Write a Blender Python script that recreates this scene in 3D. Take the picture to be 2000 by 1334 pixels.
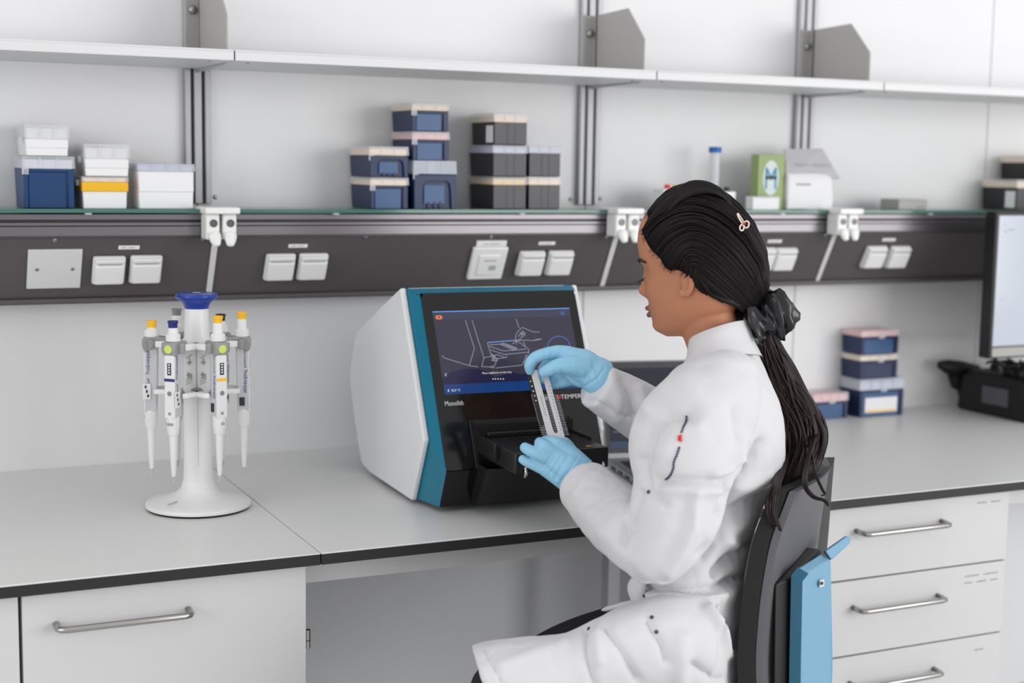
import bpy, bmesh, math, random
import numpy as np
from mathutils import Vector, Matrix

for _o in list(bpy.data.objects):
    bpy.data.objects.remove(_o, do_unlink=True)
scene = bpy.context.scene
COL = scene.collection

# ------------------------------------------------------------------ camera
CAM = np.array([0.0, 0.0, 1.368])
FPX, CX, CY = 2845.5, 1000.0, 667.0
_yaw, _pitch, _roll = 0.44410597, 0.12054593, 0.01609004
_F = np.array([math.sin(_yaw) * math.cos(_pitch), math.cos(_yaw) * math.cos(_pitch), -math.sin(_pitch)])
_R = np.array([math.cos(_yaw), -math.sin(_yaw), 0.0])
_U = np.cross(_R, _F)
_c, _s = math.cos(_roll), math.sin(_roll)
_R, _U = _R * _c + _U * _s, _U * _c - _R * _s
cam_data = bpy.data.cameras.new('camera')
cam = bpy.data.objects.new('camera', cam_data)
COL.objects.link(cam)
cam.matrix_world = Matrix(((_R[0], _U[0], -_F[0], CAM[0]), (_R[1], _U[1], -_F[1], CAM[1]),
                           (_R[2], _U[2], -_F[2], CAM[2]), (0, 0, 0, 1)))
cam_data.sensor_fit = 'HORIZONTAL'
cam_data.sensor_width = 36.0
cam_data.lens = FPX / 2000.0 * 36.0
cam_data.clip_start = 0.05
cam_data.dof.use_dof = True
cam_data.dof.focus_distance = 2.40
cam_data.dof.aperture_fstop = 2.8
scene.camera = cam

# ------------------------------------------------------------------ light
world = bpy.data.worlds.new('room_light')
scene.world = world
world.use_nodes = True
_bg = world.node_tree.nodes['Background']
_bg.inputs[0].default_value = (0.985, 0.985, 1.0, 1)
_bg.inputs[1].default_value = 0.86

def area_light(name, loc, target, sx, sy, power, color=(1, 1, 1)):
    ld = bpy.data.lights.new(name, 'AREA')
    ld.shape = 'RECTANGLE'
    ld.size, ld.size_y, ld.energy, ld.color = sx, sy, power, color
    o = bpy.data.objects.new(name, ld)
    COL.objects.link(o)
    o.location = loc
    o.rotation_euler = (Vector(target) - Vector(loc)).to_track_quat('-Z', 'Y').to_euler()
    return o
area_light('window_daylight', (4.5, -1.9, 1.62), (1.4, 2.6, 1.0), 3.6, 2.0, 140, (1.0, 0.995, 0.99))
area_light('left_fill_light', (-3.2, 0.4, 1.8), (0.9, 2.5, 0.8), 2.6, 1.8, 46, (1.0, 0.995, 0.99))  # added fill to brighten left-facing sides, no such source seen

vs = scene.view_settings
scene.display_settings.display_device = 'sRGB'
vs.view_transform = 'Standard'
vs.look = 'None'
vs.exposure = -0.05
vs.gamma = 1.0
vs.use_curve_mapping = False

# ------------------------------------------------------------------ pixel -> world helpers (always with a real depth)
def ray(x, y):
    return _F + _R * ((x - CX) / FPX) - _U * ((y - CY) / FPX)
def at_Y(x, y, Y):
    d = ray(x, y); return CAM + d * ((Y - CAM[1]) / d[1])
def at_Z(x, y, Z):
    d = ray(x, y); return CAM + d * ((Z - CAM[2]) / d[2])
def at_X(x, y, X):
    d = ray(x, y); return CAM + d * ((X - CAM[0]) / d[0])
def at_W(x, y, w):
    return CAM + ray(x, y) * w
def at_plane(x, y, p0, n):
    d = ray(x, y); return CAM + d * (((np.array(p0) - CAM) @ np.array(n)) / (d @ np.array(n)))

# ------------------------------------------------------------------ materials
def lin(c):
    r = []
    for v in c:
        v = v / 255.0
        r.append(v / 12.92 if v <= 0.04045 else ((v + 0.055) / 1.055) ** 2.4)
    return (r[0], r[1], r[2], 1.0)
MATS = {}
def mat(name, rgb, rough=0.5, metal=0.0, var=0.0, vscale=30.0, bump=0.0, bscale=200.0, alpha=1.0, trans=0.0,
        ior=1.45, sss=0.0, sheen=0.0, coat=0.0, emit=None, estr=1.0, spec=0.5, stretch=None, aniso=0.0):
    m = bpy.data.materials.new(name)
    m.use_nodes = True
    nt = m.node_tree
    b = nt.nodes['Principled BSDF']
    c = lin(rgb)
    b.inputs['Base Color'].default_value = c
    b.inputs['Roughness'].default_value = rough
    b.inputs['Metallic'].default_value = metal
    b.inputs['IOR'].default_value = ior
    b.inputs['Specular IOR Level'].default_value = spec
    b.inputs['Alpha'].default_value = alpha
    b.inputs['Transmission Weight'].default_value = trans
    b.inputs['Coat Weight'].default_value = coat
    b.inputs['Anisotropic'].default_value = aniso
    if sss:
        b.inputs['Subsurface Weight'].default_value = sss
        b.inputs['Subsurface Radius'].default_value = (1.0, 0.4, 0.25)
        b.inputs['Subsurface Scale'].default_value = 0.006
    if sheen:
        b.inputs['Sheen Weight'].default_value = sheen
    if emit:
        b.inputs['Emission Color'].default_value = lin(emit)
        b.inputs['Emission Strength'].default_value = estr
    if var or bump:
        tc = nt.nodes.new('ShaderNodeTexCoord')
        mp = nt.nodes.new('ShaderNodeMapping')
        nt.links.new(tc.outputs['Object'], mp.inputs['Vector'])
        if stretch:
            mp.inputs['Scale'].default_value = stretch
    if var:
        n = nt.nodes.new('ShaderNodeTexNoise')
        n.inputs['Scale'].default_value = vscale
        n.inputs['Detail'].default_value = 4
        nt.links.new(mp.outputs['Vector'], n.inputs['Vector'])
        mx = nt.nodes.new('ShaderNodeMix')
        mx.data_type = 'RGBA'
        mx.inputs[6].default_value = tuple(v * (1 - var) for v in c[:3]) + (1,)
        mx.inputs[7].default_value = tuple(min(1, v * (1 + var)) for v in c[:3]) + (1,)
        nt.links.new(n.outputs['Fac'], mx.inputs[0])
        nt.links.new(mx.outputs[2], b.inputs['Base Color'])
    if bump:
        n2 = nt.nodes.new('ShaderNodeTexNoise')
        n2.inputs['Scale'].default_value = bscale
        n2.inputs['Detail'].default_value = 3
        nt.links.new(mp.outputs['Vector'], n2.inputs['Vector'])
        bp = nt.nodes.new('ShaderNodeBump')
        bp.inputs['Strength'].default_value = bump
        bp.inputs['Distance'].default_value = 0.002
        nt.links.new(n2.outputs['Fac'], bp.inputs['Height'])
        nt.links.new(bp.outputs['Normal'], b.inputs['Normal'])
    MATS[name] = m
    return m

mat('wall_white', (227, 227, 228), 0.55, var=0.015, vscale=6, bump=0.05, bscale=120)
mat('shelf_white', (218, 218, 219), 0.45, var=0.012, vscale=9)
mat('plate_grey', (164, 162, 159), 0.42, var=0.02, vscale=12)
mat('rail_alu', (186, 186, 189), 0.45, 0.12, var=0.02, vscale=40)
mat('slot_dark', (84, 84, 88), 0.6, 0.2)
mat('screw_steel', (160, 160, 162), 0.3, 1.0)
mat('channel_dark', (84, 79, 80), 0.42, var=0.05, vscale=25, spec=0.4)
mat('channel_trim', (64, 62, 64), 0.4, 0.15)
mat('channel_alu', (116, 113, 116), 0.3, 0.75, var=0.03, vscale=30, stretch=(0.2, 6, 6))
mat('glass_green', (150, 190, 176), 0.08, alpha=0.55, spec=0.7)
mat('glass_edge', (72, 116, 104), 0.15)
mat('socket_white', (226, 226, 226), 0.35)
mat('socket_seam', (168, 168, 168), 0.5)
mat('socket_plate', (206, 206, 207), 0.45)
mat('label_white', (232, 232, 232), 0.6)
mat('ink_dark', (52, 52, 58), 0.7)
mat('ink_grey', (150, 150, 152), 0.7)
mat('ink_blue', (24, 38, 130), 0.6)
mat('tap_white', (236, 236, 234), 0.32)
mat('tap_hole', (92, 92, 96), 0.35, 0.6)
mat('counter_white', (222, 222, 220), 0.34, var=0.012, vscale=14, spec=0.45)
mat('counter_edge', (33, 32, 33), 0.5)
mat('cabinet_white', (203, 203, 204), 0.45, var=0.012, vscale=8)
mat('cabinet_grey', (222, 223, 225), 0.5, var=0.02, vscale=7)
mat('gap_dark', (38, 38, 38), 0.7)
mat('handle_steel', (176, 174, 170), 0.28, 1.0)
mat('floor_grey', (206, 206, 205), 0.5, var=0.04, vscale=4)
mat('box_navy', (27, 44, 82), 0.4, var=0.03, vscale=40)
mat('box_blue', (6, 58, 106), 0.38, var=0.03, vscale=40)
mat('box_panel', (50, 86, 130), 0.35)
mat('box_black', (36, 36, 39), 0.42, var=0.04, vscale=40)
mat('box_black_panel', (70, 69, 73), 0.4)
mat('box_white', (236, 236, 237), 0.4)
mat('box_yellow', (240, 184, 22), 0.4)
mat('lid_clear', (236, 237, 240), 0.25, alpha=0.42)
mat('lid_frost', (214, 220, 232), 0.3, alpha=0.55)
mat('tips_peach', (250, 224, 186), 0.5)
mat('tips_pink', (246, 176, 172), 0.5)
mat('tips_yellow', (244, 200, 92), 0.5)
mat('tips_lilac', (200, 150, 210), 0.5)
mat('tips_pale', (214, 216, 232), 0.5)
mat('plastic_white', (232, 232, 231), 0.35)
mat('pipette_white', (228, 228, 228), 0.32)
mat('pipette_grey', (150, 149, 148), 0.42)
mat('pipette_side', (196, 197, 199), 0.4)
mat('btn_yellow', (246, 190, 40), 0.35)
mat('btn_blue', (30, 44, 112), 0.35)
mat('btn_grey', (132, 131, 132), 0.35)
mat('btn_black', (34, 34, 38), 0.35)
mat('knob_blue', (18, 56, 150), 0.3, coat=0.2)
mat('dot_green', (206, 226, 108), 0.5)
mat('rubber_black', (24, 24, 26), 0.6)
mat('carousel_grey', (186, 187, 187), 0.4)
mat('dev_white', (226, 227, 228), 0.4, var=0.02, vscale=300, bump=0.08, bscale=900)
mat('dev_teal', (0, 112, 140), 0.33, var=0.02, vscale=300)
mat('dev_black', (20, 18, 18), 0.09, spec=0.5)
mat('dev_black_matte', (26, 26, 27), 0.38)
mat('dev_tray', (28, 28, 30), 0.3)
mat('chrome', (210, 210, 210), 0.15, 1.0)
mat('warn_yellow', (238, 178, 20), 0.5)
mat('logo_white', (225, 225, 225), 0.5)
mat('logo_red', (226, 58, 40), 0.5)
def screen_mat(name, rgb, s):
    return mat(name, (6, 6, 8), 0.12, emit=rgb, estr=s)
screen_mat('scr_main', (62, 60, 78), 0.75)
screen_mat('scr_head', (66, 72, 96), 0.75)
screen_mat('scr_low', (30, 34, 70), 0.85)
screen_mat('scr_bar', (18, 62, 124), 0.9)
screen_mat('scr_line', (112, 160, 236), 1.0)
screen_mat('scr_draw', (186, 190, 212), 0.75)
screen_mat('scr_text', (240, 242, 250), 0.95)
screen_mat('scr_circle', (84, 138, 224), 0.9)
screen_mat('scr_orange', (240, 130, 66), 0.95)
screen_mat('lap_screen', (42, 48, 62), 0.6)
screen_mat('lap_bar', (66, 84, 116), 0.6)
screen_mat('lap_text', (120, 130, 146), 0.6)
screen_mat('mon_screen', (212, 220, 232), 0.9)
screen_mat('mon_mark', (140, 146, 180), 0.9)
mat('lap_alu', (150, 151, 153), 0.35, 0.7)
mat('lap_bezel', (58, 58, 62), 0.35)
mat('lap_key', (36, 36, 38), 0.5)
mat('black_gear', (17, 17, 18), 0.5, var=0.2, vscale=30)
mat('mon_black', (18, 17, 18), 0.4)
mat('green_box', (148, 168, 112), 0.55)
mat('logo_oval', (206, 214, 214), 0.55)
mat('logo_teal', (20, 140, 176), 0.55)
mat('paper_white', (228, 228, 230), 0.7, bump=0.1, bscale=60)
mat('paper_grey', (186, 186, 190), 0.7)
mat('tube_clear', (224, 228, 232), 0.25, alpha=0.6)
mat('cap_blue', (20, 96, 180), 0.4)
mat('chair_grey', (92, 92, 97), 0.55, var=0.04, vscale=60)
mat('chair_black', (12, 11, 13), 0.5)
mat('chair_blue', (116, 162, 190), 0.42, var=0.02, vscale=50)
mat('chair_blue_shaded', (30, 92, 118), 0.42)  # cover blue darkened: shade of the side face put into the colour
mat('chair_metal', (150, 150, 152), 0.3, 1.0)
mat('tag_white', (214, 214, 210), 0.5)
mat('plate_silver', (208, 206, 206), 0.3, 0.55)
mat('capillary', (196, 198, 202), 0.15, alpha=0.9)
M = MATS

# ------------------------------------------------------------------ mesh builder
class MB:
    def __init__(self):
        self.v = []; self.f = []
    def add(self, verts, faces):
        n = len(self.v)
        self.v += [tuple(float(c) for c in p) for p in verts]
        self.f += [tuple(i + n for i in fc) for fc in faces]
        return self
    def box(self, x0, x1, y0, y1, z0, z1):
        return self.add([(x0, y0, z0), (x1, y0, z0), (x1, y1, z0), (x0, y1, z0), (x0, y0, z1), (x1, y0, z1), (x1, y1, z1), (x0, y1, z1)],
                        [(3, 2, 1, 0), (4, 5, 6, 7), (0, 1, 5, 4), (1, 2, 6, 5), (2, 3, 7, 6), (3, 0, 4, 7)])
    def frustum(self, a, b):      # a, b: two rectangles of 4 points, same order (bottom, top)
        return self.add(list(a) + list(b), [(3, 2, 1, 0), (4, 5, 6, 7), (0, 1, 5, 4), (1, 2, 6, 5), (2, 3, 7, 6), (3, 0, 4, 7)])
    def prism(self, poly, p0, ua, ub, un, depth):   # polygon of (a, b) in plane (ua, ub) at p0, extruded along un
        p0, ua, ub, un = map(np.array, (p0, ua, ub, un))
        n = len(poly)
        A = [p0 + ua * a + ub * b for a, b in poly]
        B = [p + un * depth for p in A]
        fs = [tuple(range(n - 1, -1, -1)), tuple(range(n, 2 * n))]
        fs += [(i, (i + 1) % n, n + (i + 1) % n, n + i) for i in range(n)]
        return self.add(A + B, fs)
    def rings(self, rings, closed_start=True, closed_end=True):
        n = len(rings[0]); vs = []; fs = []
        for r in rings: vs += list(r)
        for k in range(len(rings) - 1):
            for i in range(n):
                j = (i + 1) % n
                fs.append((k * n + i, k * n + j, (k + 1) * n + j, (k + 1) * n + i))
        if closed_start: fs.append(tuple(range(n - 1, -1, -1)))
        if closed_end: fs.append(tuple(range((len(rings) - 1) * n, len(rings) * n)))
        return self.add(vs, fs)
    def lathe(self, prof, c=(0, 0, 0), n=32, axis=(0, 0, 1)):
        ax = Vector(axis).normalized()
        u = ax.orthogonal().normalized(); w = ax.cross(u)
        u, w, ax, c = np.array(u), np.array(w), np.array(ax), np.array(c)
        rs = [[c + ax * z + (u * math.cos(2 * math.pi * i / n) + w * math.sin(2 * math.pi * i / n)) * r for i in range(n)] for r, z in prof]
        return self.rings(rs)
    def tube(self, pts, r, n=10):
        pts = [np.array(p, float) for p in pts]
        rr = r if hasattr(r, '__len__') else [r] * len(pts)
        t = [pts[min(i + 1, len(pts) - 1)] - pts[max(i - 1, 0)] for i in range(len(pts))]
        t = [q / (np.linalg.norm(q) + 1e-12) for q in t]
        u = np.array(Vector(t[0]).orthogonal().normalized())
        rs = []
        for p, d, q in zip(pts, t, rr):
            u = u - d * (u @ d); u = u / (np.linalg.norm(u) + 1e-12); w = np.cross(d, u)
            rs.append([p + (u * math.cos(2 * math.pi * i / n) + w * math.sin(2 * math.pi * i / n)) * q for i in range(n)])
        return self.rings(rs)
    def build(self, name, material, parent=None, smooth=False, bevel=0.0, seg=2, angle=35):
        me = bpy.data.meshes.new(name)
        me.from_pydata(self.v, [], self.f)
        bm = bmesh.new(); bm.from_mesh(me)
        bmesh.ops.remove_doubles(bm, verts=bm.verts, dist=1e-6)
        bmesh.ops.recalc_face_normals(bm, faces=bm.faces)
        bm.to_mesh(me); bm.free()
        return link(name, me, material, parent, smooth, bevel, seg, angle)

def link(name, me, material, parent=None, smooth=False, bevel=0.0, seg=2, angle=35):
    o = bpy.data.objects.new(name, me)
    COL.objects.link(o)
    me.materials.clear()
    me.materials.append(M[material] if isinstance(material, str) else material)
    if parent is not None:
        o.parent = parent
        o.matrix_parent_inverse = PINV.get(parent.name) or parent_matrix(parent).inverted()
    if bevel:
        b = o.modifiers.new('bevel', 'BEVEL')
        b.width = bevel; b.segments = seg; b.limit_method = 'ANGLE'; b.angle_limit = math.radians(angle)
        b.harden_normals = False
    if smooth or bevel:
        me.shade_smooth()
        if not smooth or smooth == 'auto':
            me.set_sharp_from_angle(angle=math.radians(40))
    return o
PINV = {}
def parent_matrix(o):
    m = Matrix.LocRotScale(o.location, o.rotation_euler, o.scale)
    if o.parent is not None:
        return parent_matrix(o.parent) @ o.matrix_parent_inverse @ m
    return m
def tag(o, label=None, cat=None, group=None, kind=None):
    if label: o['label'] = label
    if cat: o['category'] = cat
    if group: o['group'] = group
    if kind: o['kind'] = kind
    return o
def thing(name, label, cat, loc=(0, 0, 0), group=None, kind=None):
    o = bpy.data.objects.new(name, None)
    COL.objects.link(o)
    o.location = tuple(float(v) for v in loc)
    o.empty_display_size = 0.05
    return tag(o, label, cat, group, kind)
def basis(origin, ux, uy, uz):
    return Matrix(((ux[0], uy[0], uz[0], origin[0]), (ux[1], uy[1], uz[1], origin[1]), (ux[2], uy[2], uz[2], origin[2]), (0, 0, 0, 1)))
def text(body, name, material, parent, origin, ux, uy, size, align='LEFT', extrude=0.0, xscale=1.0, shear=0.0):
    """flat lettering; ux runs along the line, uy up the letters"""
    cu = bpy.data.curves.new(name, 'FONT')
    cu.body = body; cu.size = size; cu.align_x = align; cu.shear = shear
    cu.extrude = extrude; cu.resolution_u = 2
    t = bpy.data.objects.new(name, cu)
    COL.objects.link(t)
    ux = np.array(ux, float); uy = np.array(uy, float)
    ux /= np.linalg.norm(ux); uy /= np.linalg.norm(uy)
    uz = np.cross(ux, uy)
    dg = bpy.context.evaluated_depsgraph_get()
    me = bpy.data.meshes.new_from_object(t.evaluated_get(dg))
    bpy.data.objects.remove(t, do_unlink=True)
    me.transform(basis(origin, ux * xscale, uy, uz))
    me.name = name
    return link(name, me, material, parent)
def smoothstep(t):
    t = min(1, max(0, t)); return t * t * (3 - 2 * t)
def catmull(pts, n):
    """n samples per span through the control points (rows of any width)"""
    P = np.array(pts, float); out = []
    for i in range(len(P) - 1):
        p0, p1, p2, p3 = P[max(i - 1, 0)], P[i], P[i + 1], P[min(i + 2, len(P) - 1)]
        for k in range(n):
            t = k / n
            out.append(0.5 * ((2 * p1) + (-p0 + p2) * t + (2 * p0 - 5 * p1 + 4 * p2 - p3) * t * t + (-p0 + 3 * p1 - 3 * p2 + p3) * t ** 3))
    out.append(P[-1])
    return np.array(out)
# ================================================================== the room
WALL = 2.98; FRONT = 2.17; TOP = 0.75
RAILX = (0.70, 1.60, 2.20)
tag(MB().box(-2.2, 4.6, -3.0, 3.1, -0.05, 0.0).build('floor', 'floor_grey'), kind='structure')
wall = tag(MB().box(-2.2, 4.6, WALL + 0.012, WALL + 0.10, 0.0, 2.9).build('wall_back', 'gap_dark'), kind='structure')
_edges = [-1.1, -0.2, 0.70, 1.60, 2.20, 2.80, 3.70, 4.6]
for i in range(len(_edges) - 1):
    a, b = _edges[i] + 0.0012, _edges[i + 1] - 0.0012
    MB().box(a, b, WALL, WALL + 0.02, TOP - 0.01, 1.16).build('panel', 'wall_white', wall, bevel=0.0008, seg=1)
    MB().box(a, b, WALL, WALL + 0.02, 1.16, 2.9).build('panel', 'wall_white', wall, bevel=0.0008, seg=1)
    MB().box(a, b, WALL, WALL + 0.02, 0.0, TOP - 0.012).build('panel', 'cabinet_grey', wall)
for x, y in ((420, 385), (1114, 389), (1172, 388), (1538, 392)):
    p = at_Y(x, y, WALL)
    MB().lathe([(0.0045, 0), (0.0045, -0.0015), (0.002, -0.003)], p, 12, (0, 1, 0)).build('screw', 'screw_steel', wall, smooth=True)

# shelf rails ---------------------------------------------------------------
def rail(x, label):
    t = thing('shelf_rail', label, 'rail', (x, WALL, 1.28), 'aluminium shelf rails on the wall')
    w = 0.052; y0 = WALL - 0.001; yf = WALL - 0.016
    MB().box(x - w / 2, x + w / 2, yf + 0.012, y0, 1.28, 2.85).build('back_plate', 'slot_dark', t)
    for a, b in ((-0.026, -0.0145), (-0.0075, 0.0075), (0.0145, 0.026)):
        MB().box(x + a, x + b, yf, yf + 0.0125, 1.28, 2.85).build('profile_rib', 'rail_alu', t, bevel=0.001, seg=1)
    return t
rail(0.70, 'aluminium slotted shelf rail behind the first tap block from the left')
rail(1.60, 'aluminium slotted shelf rail beside the black tip boxes')
rail(2.20, 'aluminium slotted shelf rail behind the green carton and white bag')

# upper shelf ---------------------------------------------------------------
SY, SZ0, SZ1 = 2.675, 1.550, 1.570
def shelf(x0, x1, label):
    t = thing('shelf_board', label, 'shelf', ((x0 + x1) / 2, SY, SZ0), 'white wall shelf boards')
    x0 += 0.0012; x1 -= 0.0012
    m = MB()
    m.box(x0, x1, SY, WALL - 0.02, SZ1 - 0.004, SZ1)
    m.build('top_sheet', 'shelf_white', t, bevel=0.001, seg=1)
    MB().box(x0, x1, SY, SY + 0.004, SZ0, SZ1 - 0.0035).build('front_lip', 'shelf_white', t, bevel=0.001, seg=1)
    MB().box(x0, x1, SY + 0.0035, WALL - 0.02, SZ0, SZ0 + 0.003).build('underside', 'shelf_white', t)
    MB().box(x0, x1, WALL - 0.024, WALL - 0.020, SZ0, SZ1 + 0.012).build('rear_lip', 'shelf_white', t)
    for xs in (x0 + 0.035, x1 - 0.035):
        MB().lathe([(0.0035, 0), (0.0035, -0.001), (0.0015, -0.002)], (xs, SY + 0.04, SZ0), 10).build('screw', 'screw_steel', t)
shelf(-0.20, 0.70, 'white shelf board at the far left, above the white and yellow tip boxes')
shelf(0.70, 1.60, 'long white shelf board above the blue and black tip boxes')
shelf(1.60, 2.20, 'short white shelf board between the two tall grey end plates')
shelf(2.20, 3.10, 'white shelf board running out of the right side, past the rightmost end plate')

def end_plate(x, label):
    t = thing('shelf_end_plate', label, 'shelf bracket', (x, WALL - 0.02, SZ1), 'grey shelf end plates')
    prof = [(2.945, 1.5705), (2.945, 1.705), (2.803, 1.709), (2.730, 1.638), (2.729, 1.5705)]
    MB().prism(prof, (x - 0.0015, 0, 0), (0, 1, 0), (0, 0, 1), (1, 0, 0), 0.003).build('plate', 'plate_grey', t)
    MB().box(x - 0.026, x + 0.004, 2.955, 2.966, 1.5705, 1.705).build('mounting_flange', 'plate_grey', t, bevel=0.001, seg=1)
    MB().box(x - 0.0015, x + 0.0015, 2.94, 2.96, 1.5705, 1.705).build('plate_root', 'plate_grey', t)
    MB().lathe([(0.009, 0), (0.009, -0.004), (0.006, -0.008), (0.002, -0.009)], (x - 0.012, 2.955, 1.665), 16, (0, 1, 0)).build('bolt', 'screw_steel', t, smooth='auto')
    arm = [(2.962, 1.5495), (2.962, 1.5425), (2.74, 1.5475), (2.74, 1.5495)]
    MB().prism(arm, (x - 0.002, 0, 0), (0, 1, 0), (0, 0, 1), (1, 0, 0), 0.004).build('support_arm', 'rail_alu', t)
end_plate(0.70, 'grey steel end plate cut off by the top edge at left')
end_plate(1.60, 'grey steel end plate on the shelf above the black tip boxes')
end_plate(2.20, 'grey steel end plate furthest right on the shelf, darker')

# service channel ----------------------------------------------------------
PT, PB = np.array([0, 2.832, 1.219]), np.array([0, 2.895, 1.100])   # slanted front, top and bottom
_pn = np.cross((1, 0, 0), PT - PB); _pn /= np.linalg.norm(_pn)       # outward normal
if _pn[1] > 0: _pn = -_pn
_pv = (PT - PB) / np.linalg.norm(PT - PB)
def on_panel(x, y):
    return at_plane(x, y, PT, _pn)
CX0, CX1 = -1.1, 3.6
ch = thing('service_channel', 'dark grey slanted service channel with sockets running along the wall', 'cable duct', (1.3, WALL, 1.088))
MB().prism([(WALL - 0.001, 1.089), (2.905, 1.089), (2.905, 1.10), (2.842, 1.219), (2.842, 1.262), (WALL - 0.001, 1.262)], (CX0, 0, 0), (0, 1, 0), (0, 0, 1), (1, 0, 0), CX1 - CX0).build('duct_body', 'channel_trim', ch)
for a, b in ((CX0, -0.2), (-0.2, 0.70), (0.70, 1.60), (1.60, 2.20), (2.20, 3.1), (3.1, CX1)):
    A = [(2.8945, 1.1005), (2.832, 1.2185), (2.842, 1.2185), (2.9045, 1.1005)]
    MB().prism(A, (a + 0.002, 0, 0), (0, 1, 0), (0, 0, 1), (1, 0, 0), b - a - 0.004).build('front_panel', 'channel_dark', ch, bevel=0.0008, seg=1)
# lower lip and upper aluminium trunking
MB().prism([(2.906, 1.0885), (2.891, 1.0885), (2.889, 1.092), (2.889, 1.098), (2.893, 1.1), (2.906, 1.1)], (CX0, 0, 0), (0, 1, 0), (0, 0, 1), (1, 0, 0), CX1 - CX0).build('lower_lip', 'channel_dark', ch)
for nm, mt, (y0, za, zb) in (('trunking_base', 'channel_alu', (2.8285, 1.222, 1.2405)), ('trunking_ridge', 'channel_alu', (2.826, 1.2415, 1.2480)),
                             ('trunking_groove', 'channel_trim', (2.834, 1.2475, 1.2525)), ('trunking_top', 'channel_alu', (2.826, 1.2525, 1.2635))):
    MB().box(CX0, CX1, y0, 2.845, za, zb).build(nm, mt, ch, bevel=0.0008, seg=1)
MB().box(CX0, CX1, 2.829, 2.845, 1.2185, 1.2222).build('trunking_seam', 'channel_trim', ch)
for x in (0.70, 1.60, 2.20):
    c = np.array([x, 0, 0])
    q = [np.array(PT) + c - _pn * 0.0, np.array(PB) + c]
    s = MB()
    for side in (-1,):
        a0 = PB + c + np.array([-0.006, 0, 0]) + _pn * 0.0005 - _pv * 0.003; a1 = PB + c + np.array([0.006, 0, 0]) + _pn * 0.0005 - _pv * 0.003
        b0 = PT + c + np.array([-0.006, 0, 0]) + _pn * 0.0005; b1 = PT + c + np.array([0.006, 0, 0]) + _pn * 0.0005
        s.frustum([a0, a1, b1, b0], [p + _pn * 0.004 for p in (a0, a1, b1, b0)])
    s.build('joint_strip', 'socket_plate', ch, bevel=0.001, seg=1)
for x, y in ((107, 469), (396, 466), (443, 468), (714, 463), (958, 463), (1184, 462), (1221, 462), (1612, 459)):
    p = on_panel(x, y)
    MB().lathe([(0.0045, -0.001), (0.0045, 0.0015), (0.002, 0.0028)], p, 12, _pn).build('screw', 'screw_steel', ch, smooth='auto')

# sockets on the channel ----------------------------------------------------
def panel_frame(x, y):
    return on_panel(x, y)
UX = np.array([1.0, 0, 0])
def pbox(c, hu, hv, d0, d1, taper=0.0):
    """box on the slanted panel: half sizes hu, hv, from height d0 to d1"""
    a = [c + UX * su * hu + _pv * sv * hv + _pn * d0 for su, sv in ((-1, -1), (1, -1), (1, 1), (-1, 1))]
    b = [c + UX * su * (hu - taper) + _pv * sv * (hv - taper) + _pn * d1 for su, sv in ((-1, -1), (1, -1), (1, 1), (-1, 1))]
    return MB().frustum(a, b)
def socket(x, y, label, hu=0.0305, hv=0.0300):
    c = on_panel(x, y)
    t = thing('power_socket', label, 'socket', c, 'hinged white power sockets')
    pbox(c, hu, hv, 0.0003, 0.012).build('base', 'socket_white', t, bevel=0.004, seg=3)
    pbox(c - _pv * 0.004, hu - 0.0008, hv - 0.006, 0.0115, 0.021, 0.003).build('hinged_cover', 'socket_white', t, bevel=0.004, seg=3)
    pbox(c + _pv * (hv - 0.006), hu - 0.002, 0.005, 0.0115, 0.018, 0.001).build('hinge_bar', 'socket_white', t, bevel=0.002)
    pbox(c + _pv * (hv - 0.0115), hu - 0.008, 0.0006, 0.0178, 0.0192).build('hinge_seam', 'socket_seam', t)
    return t
def strip_label(x, y, label, hu=0.020, hv=0.0042):
    c = on_panel(x, y)
    t = thing('label_strip', label, 'label', c, 'white label strips on the channel')
    pbox(c, hu, hv, 0.0, 0.0012).build('strip', 'label_white', t, bevel=0.002)
    for k, w in ((-0.55, 0.0035), (-0.3, 0.002), (0.25, 0.006)):
        pbox(c + UX * hu * k, w, 0.0008, 0.0012, 0.0014).build('printed_word', 'ink_grey', t)
bp = on_panel(106, 524)
t = thing('blank_plate', 'flat square grey blank cover plate with two screws at far left', 'wall plate', bp)
pbox(bp, 0.0495, 0.043, 0.0, 0.004).build('plate', 'socket_plate', t, bevel=0.001)
for s in (-0.032, 0.033):
    MB().lathe([(0.0035, 0.003), (0.0035, 0.0048), (0.0015, 0.0056)], bp + UX * s, 12, _pn).build('screw', 'screw_steel', t, smooth='auto')
socket(211, 524, 'white hinged socket next to the square blank plate')
socket(283, 522, 'white hinged socket below the upper left tip boxes, left of the pipette stand')
socket(544, 518, 'white hinged socket just right of the first tap block, left of its pair')
socket(608, 517, 'white hinged socket just right of the first tap block, right of its pair')
socket(1033, 511, 'white hinged socket beside the data outlet, left of its pair')
socket(1089, 510, 'white hinged socket between data outlet and second tap block, right of its pair')
socket(1485, 503, 'white hinged socket half hidden behind the hair')
socket(1527, 503, 'white hinged socket right of the hair, in full view')
socket(1703, 499, 'white hinged socket right of the third tap block, left of its pair')
socket(1749, 499, 'white hinged socket furthest right, nearest the monitor')
strip_label(252, 483, 'narrow white label strip above the leftmost socket pair')
strip_label(582, 480, 'narrow white label strip above the socket pair by the first tap block')
strip_label(1068, 475, 'narrow white label strip above the socket pair behind the instrument')
strip_label(1513, 471, 'narrow white label strip above the socket beside the hair')
strip_label(1736, 468, 'narrow white label strip above the rightmost socket pair')
do = on_panel(950, 511)
t = thing('data_outlet', 'white square data outlet with a small recessed port and label', 'socket', do)
pbox(do, 0.041, 0.040, 0.0, 0.010).build('frame', 'socket_white', t, bevel=0.003)
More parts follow.
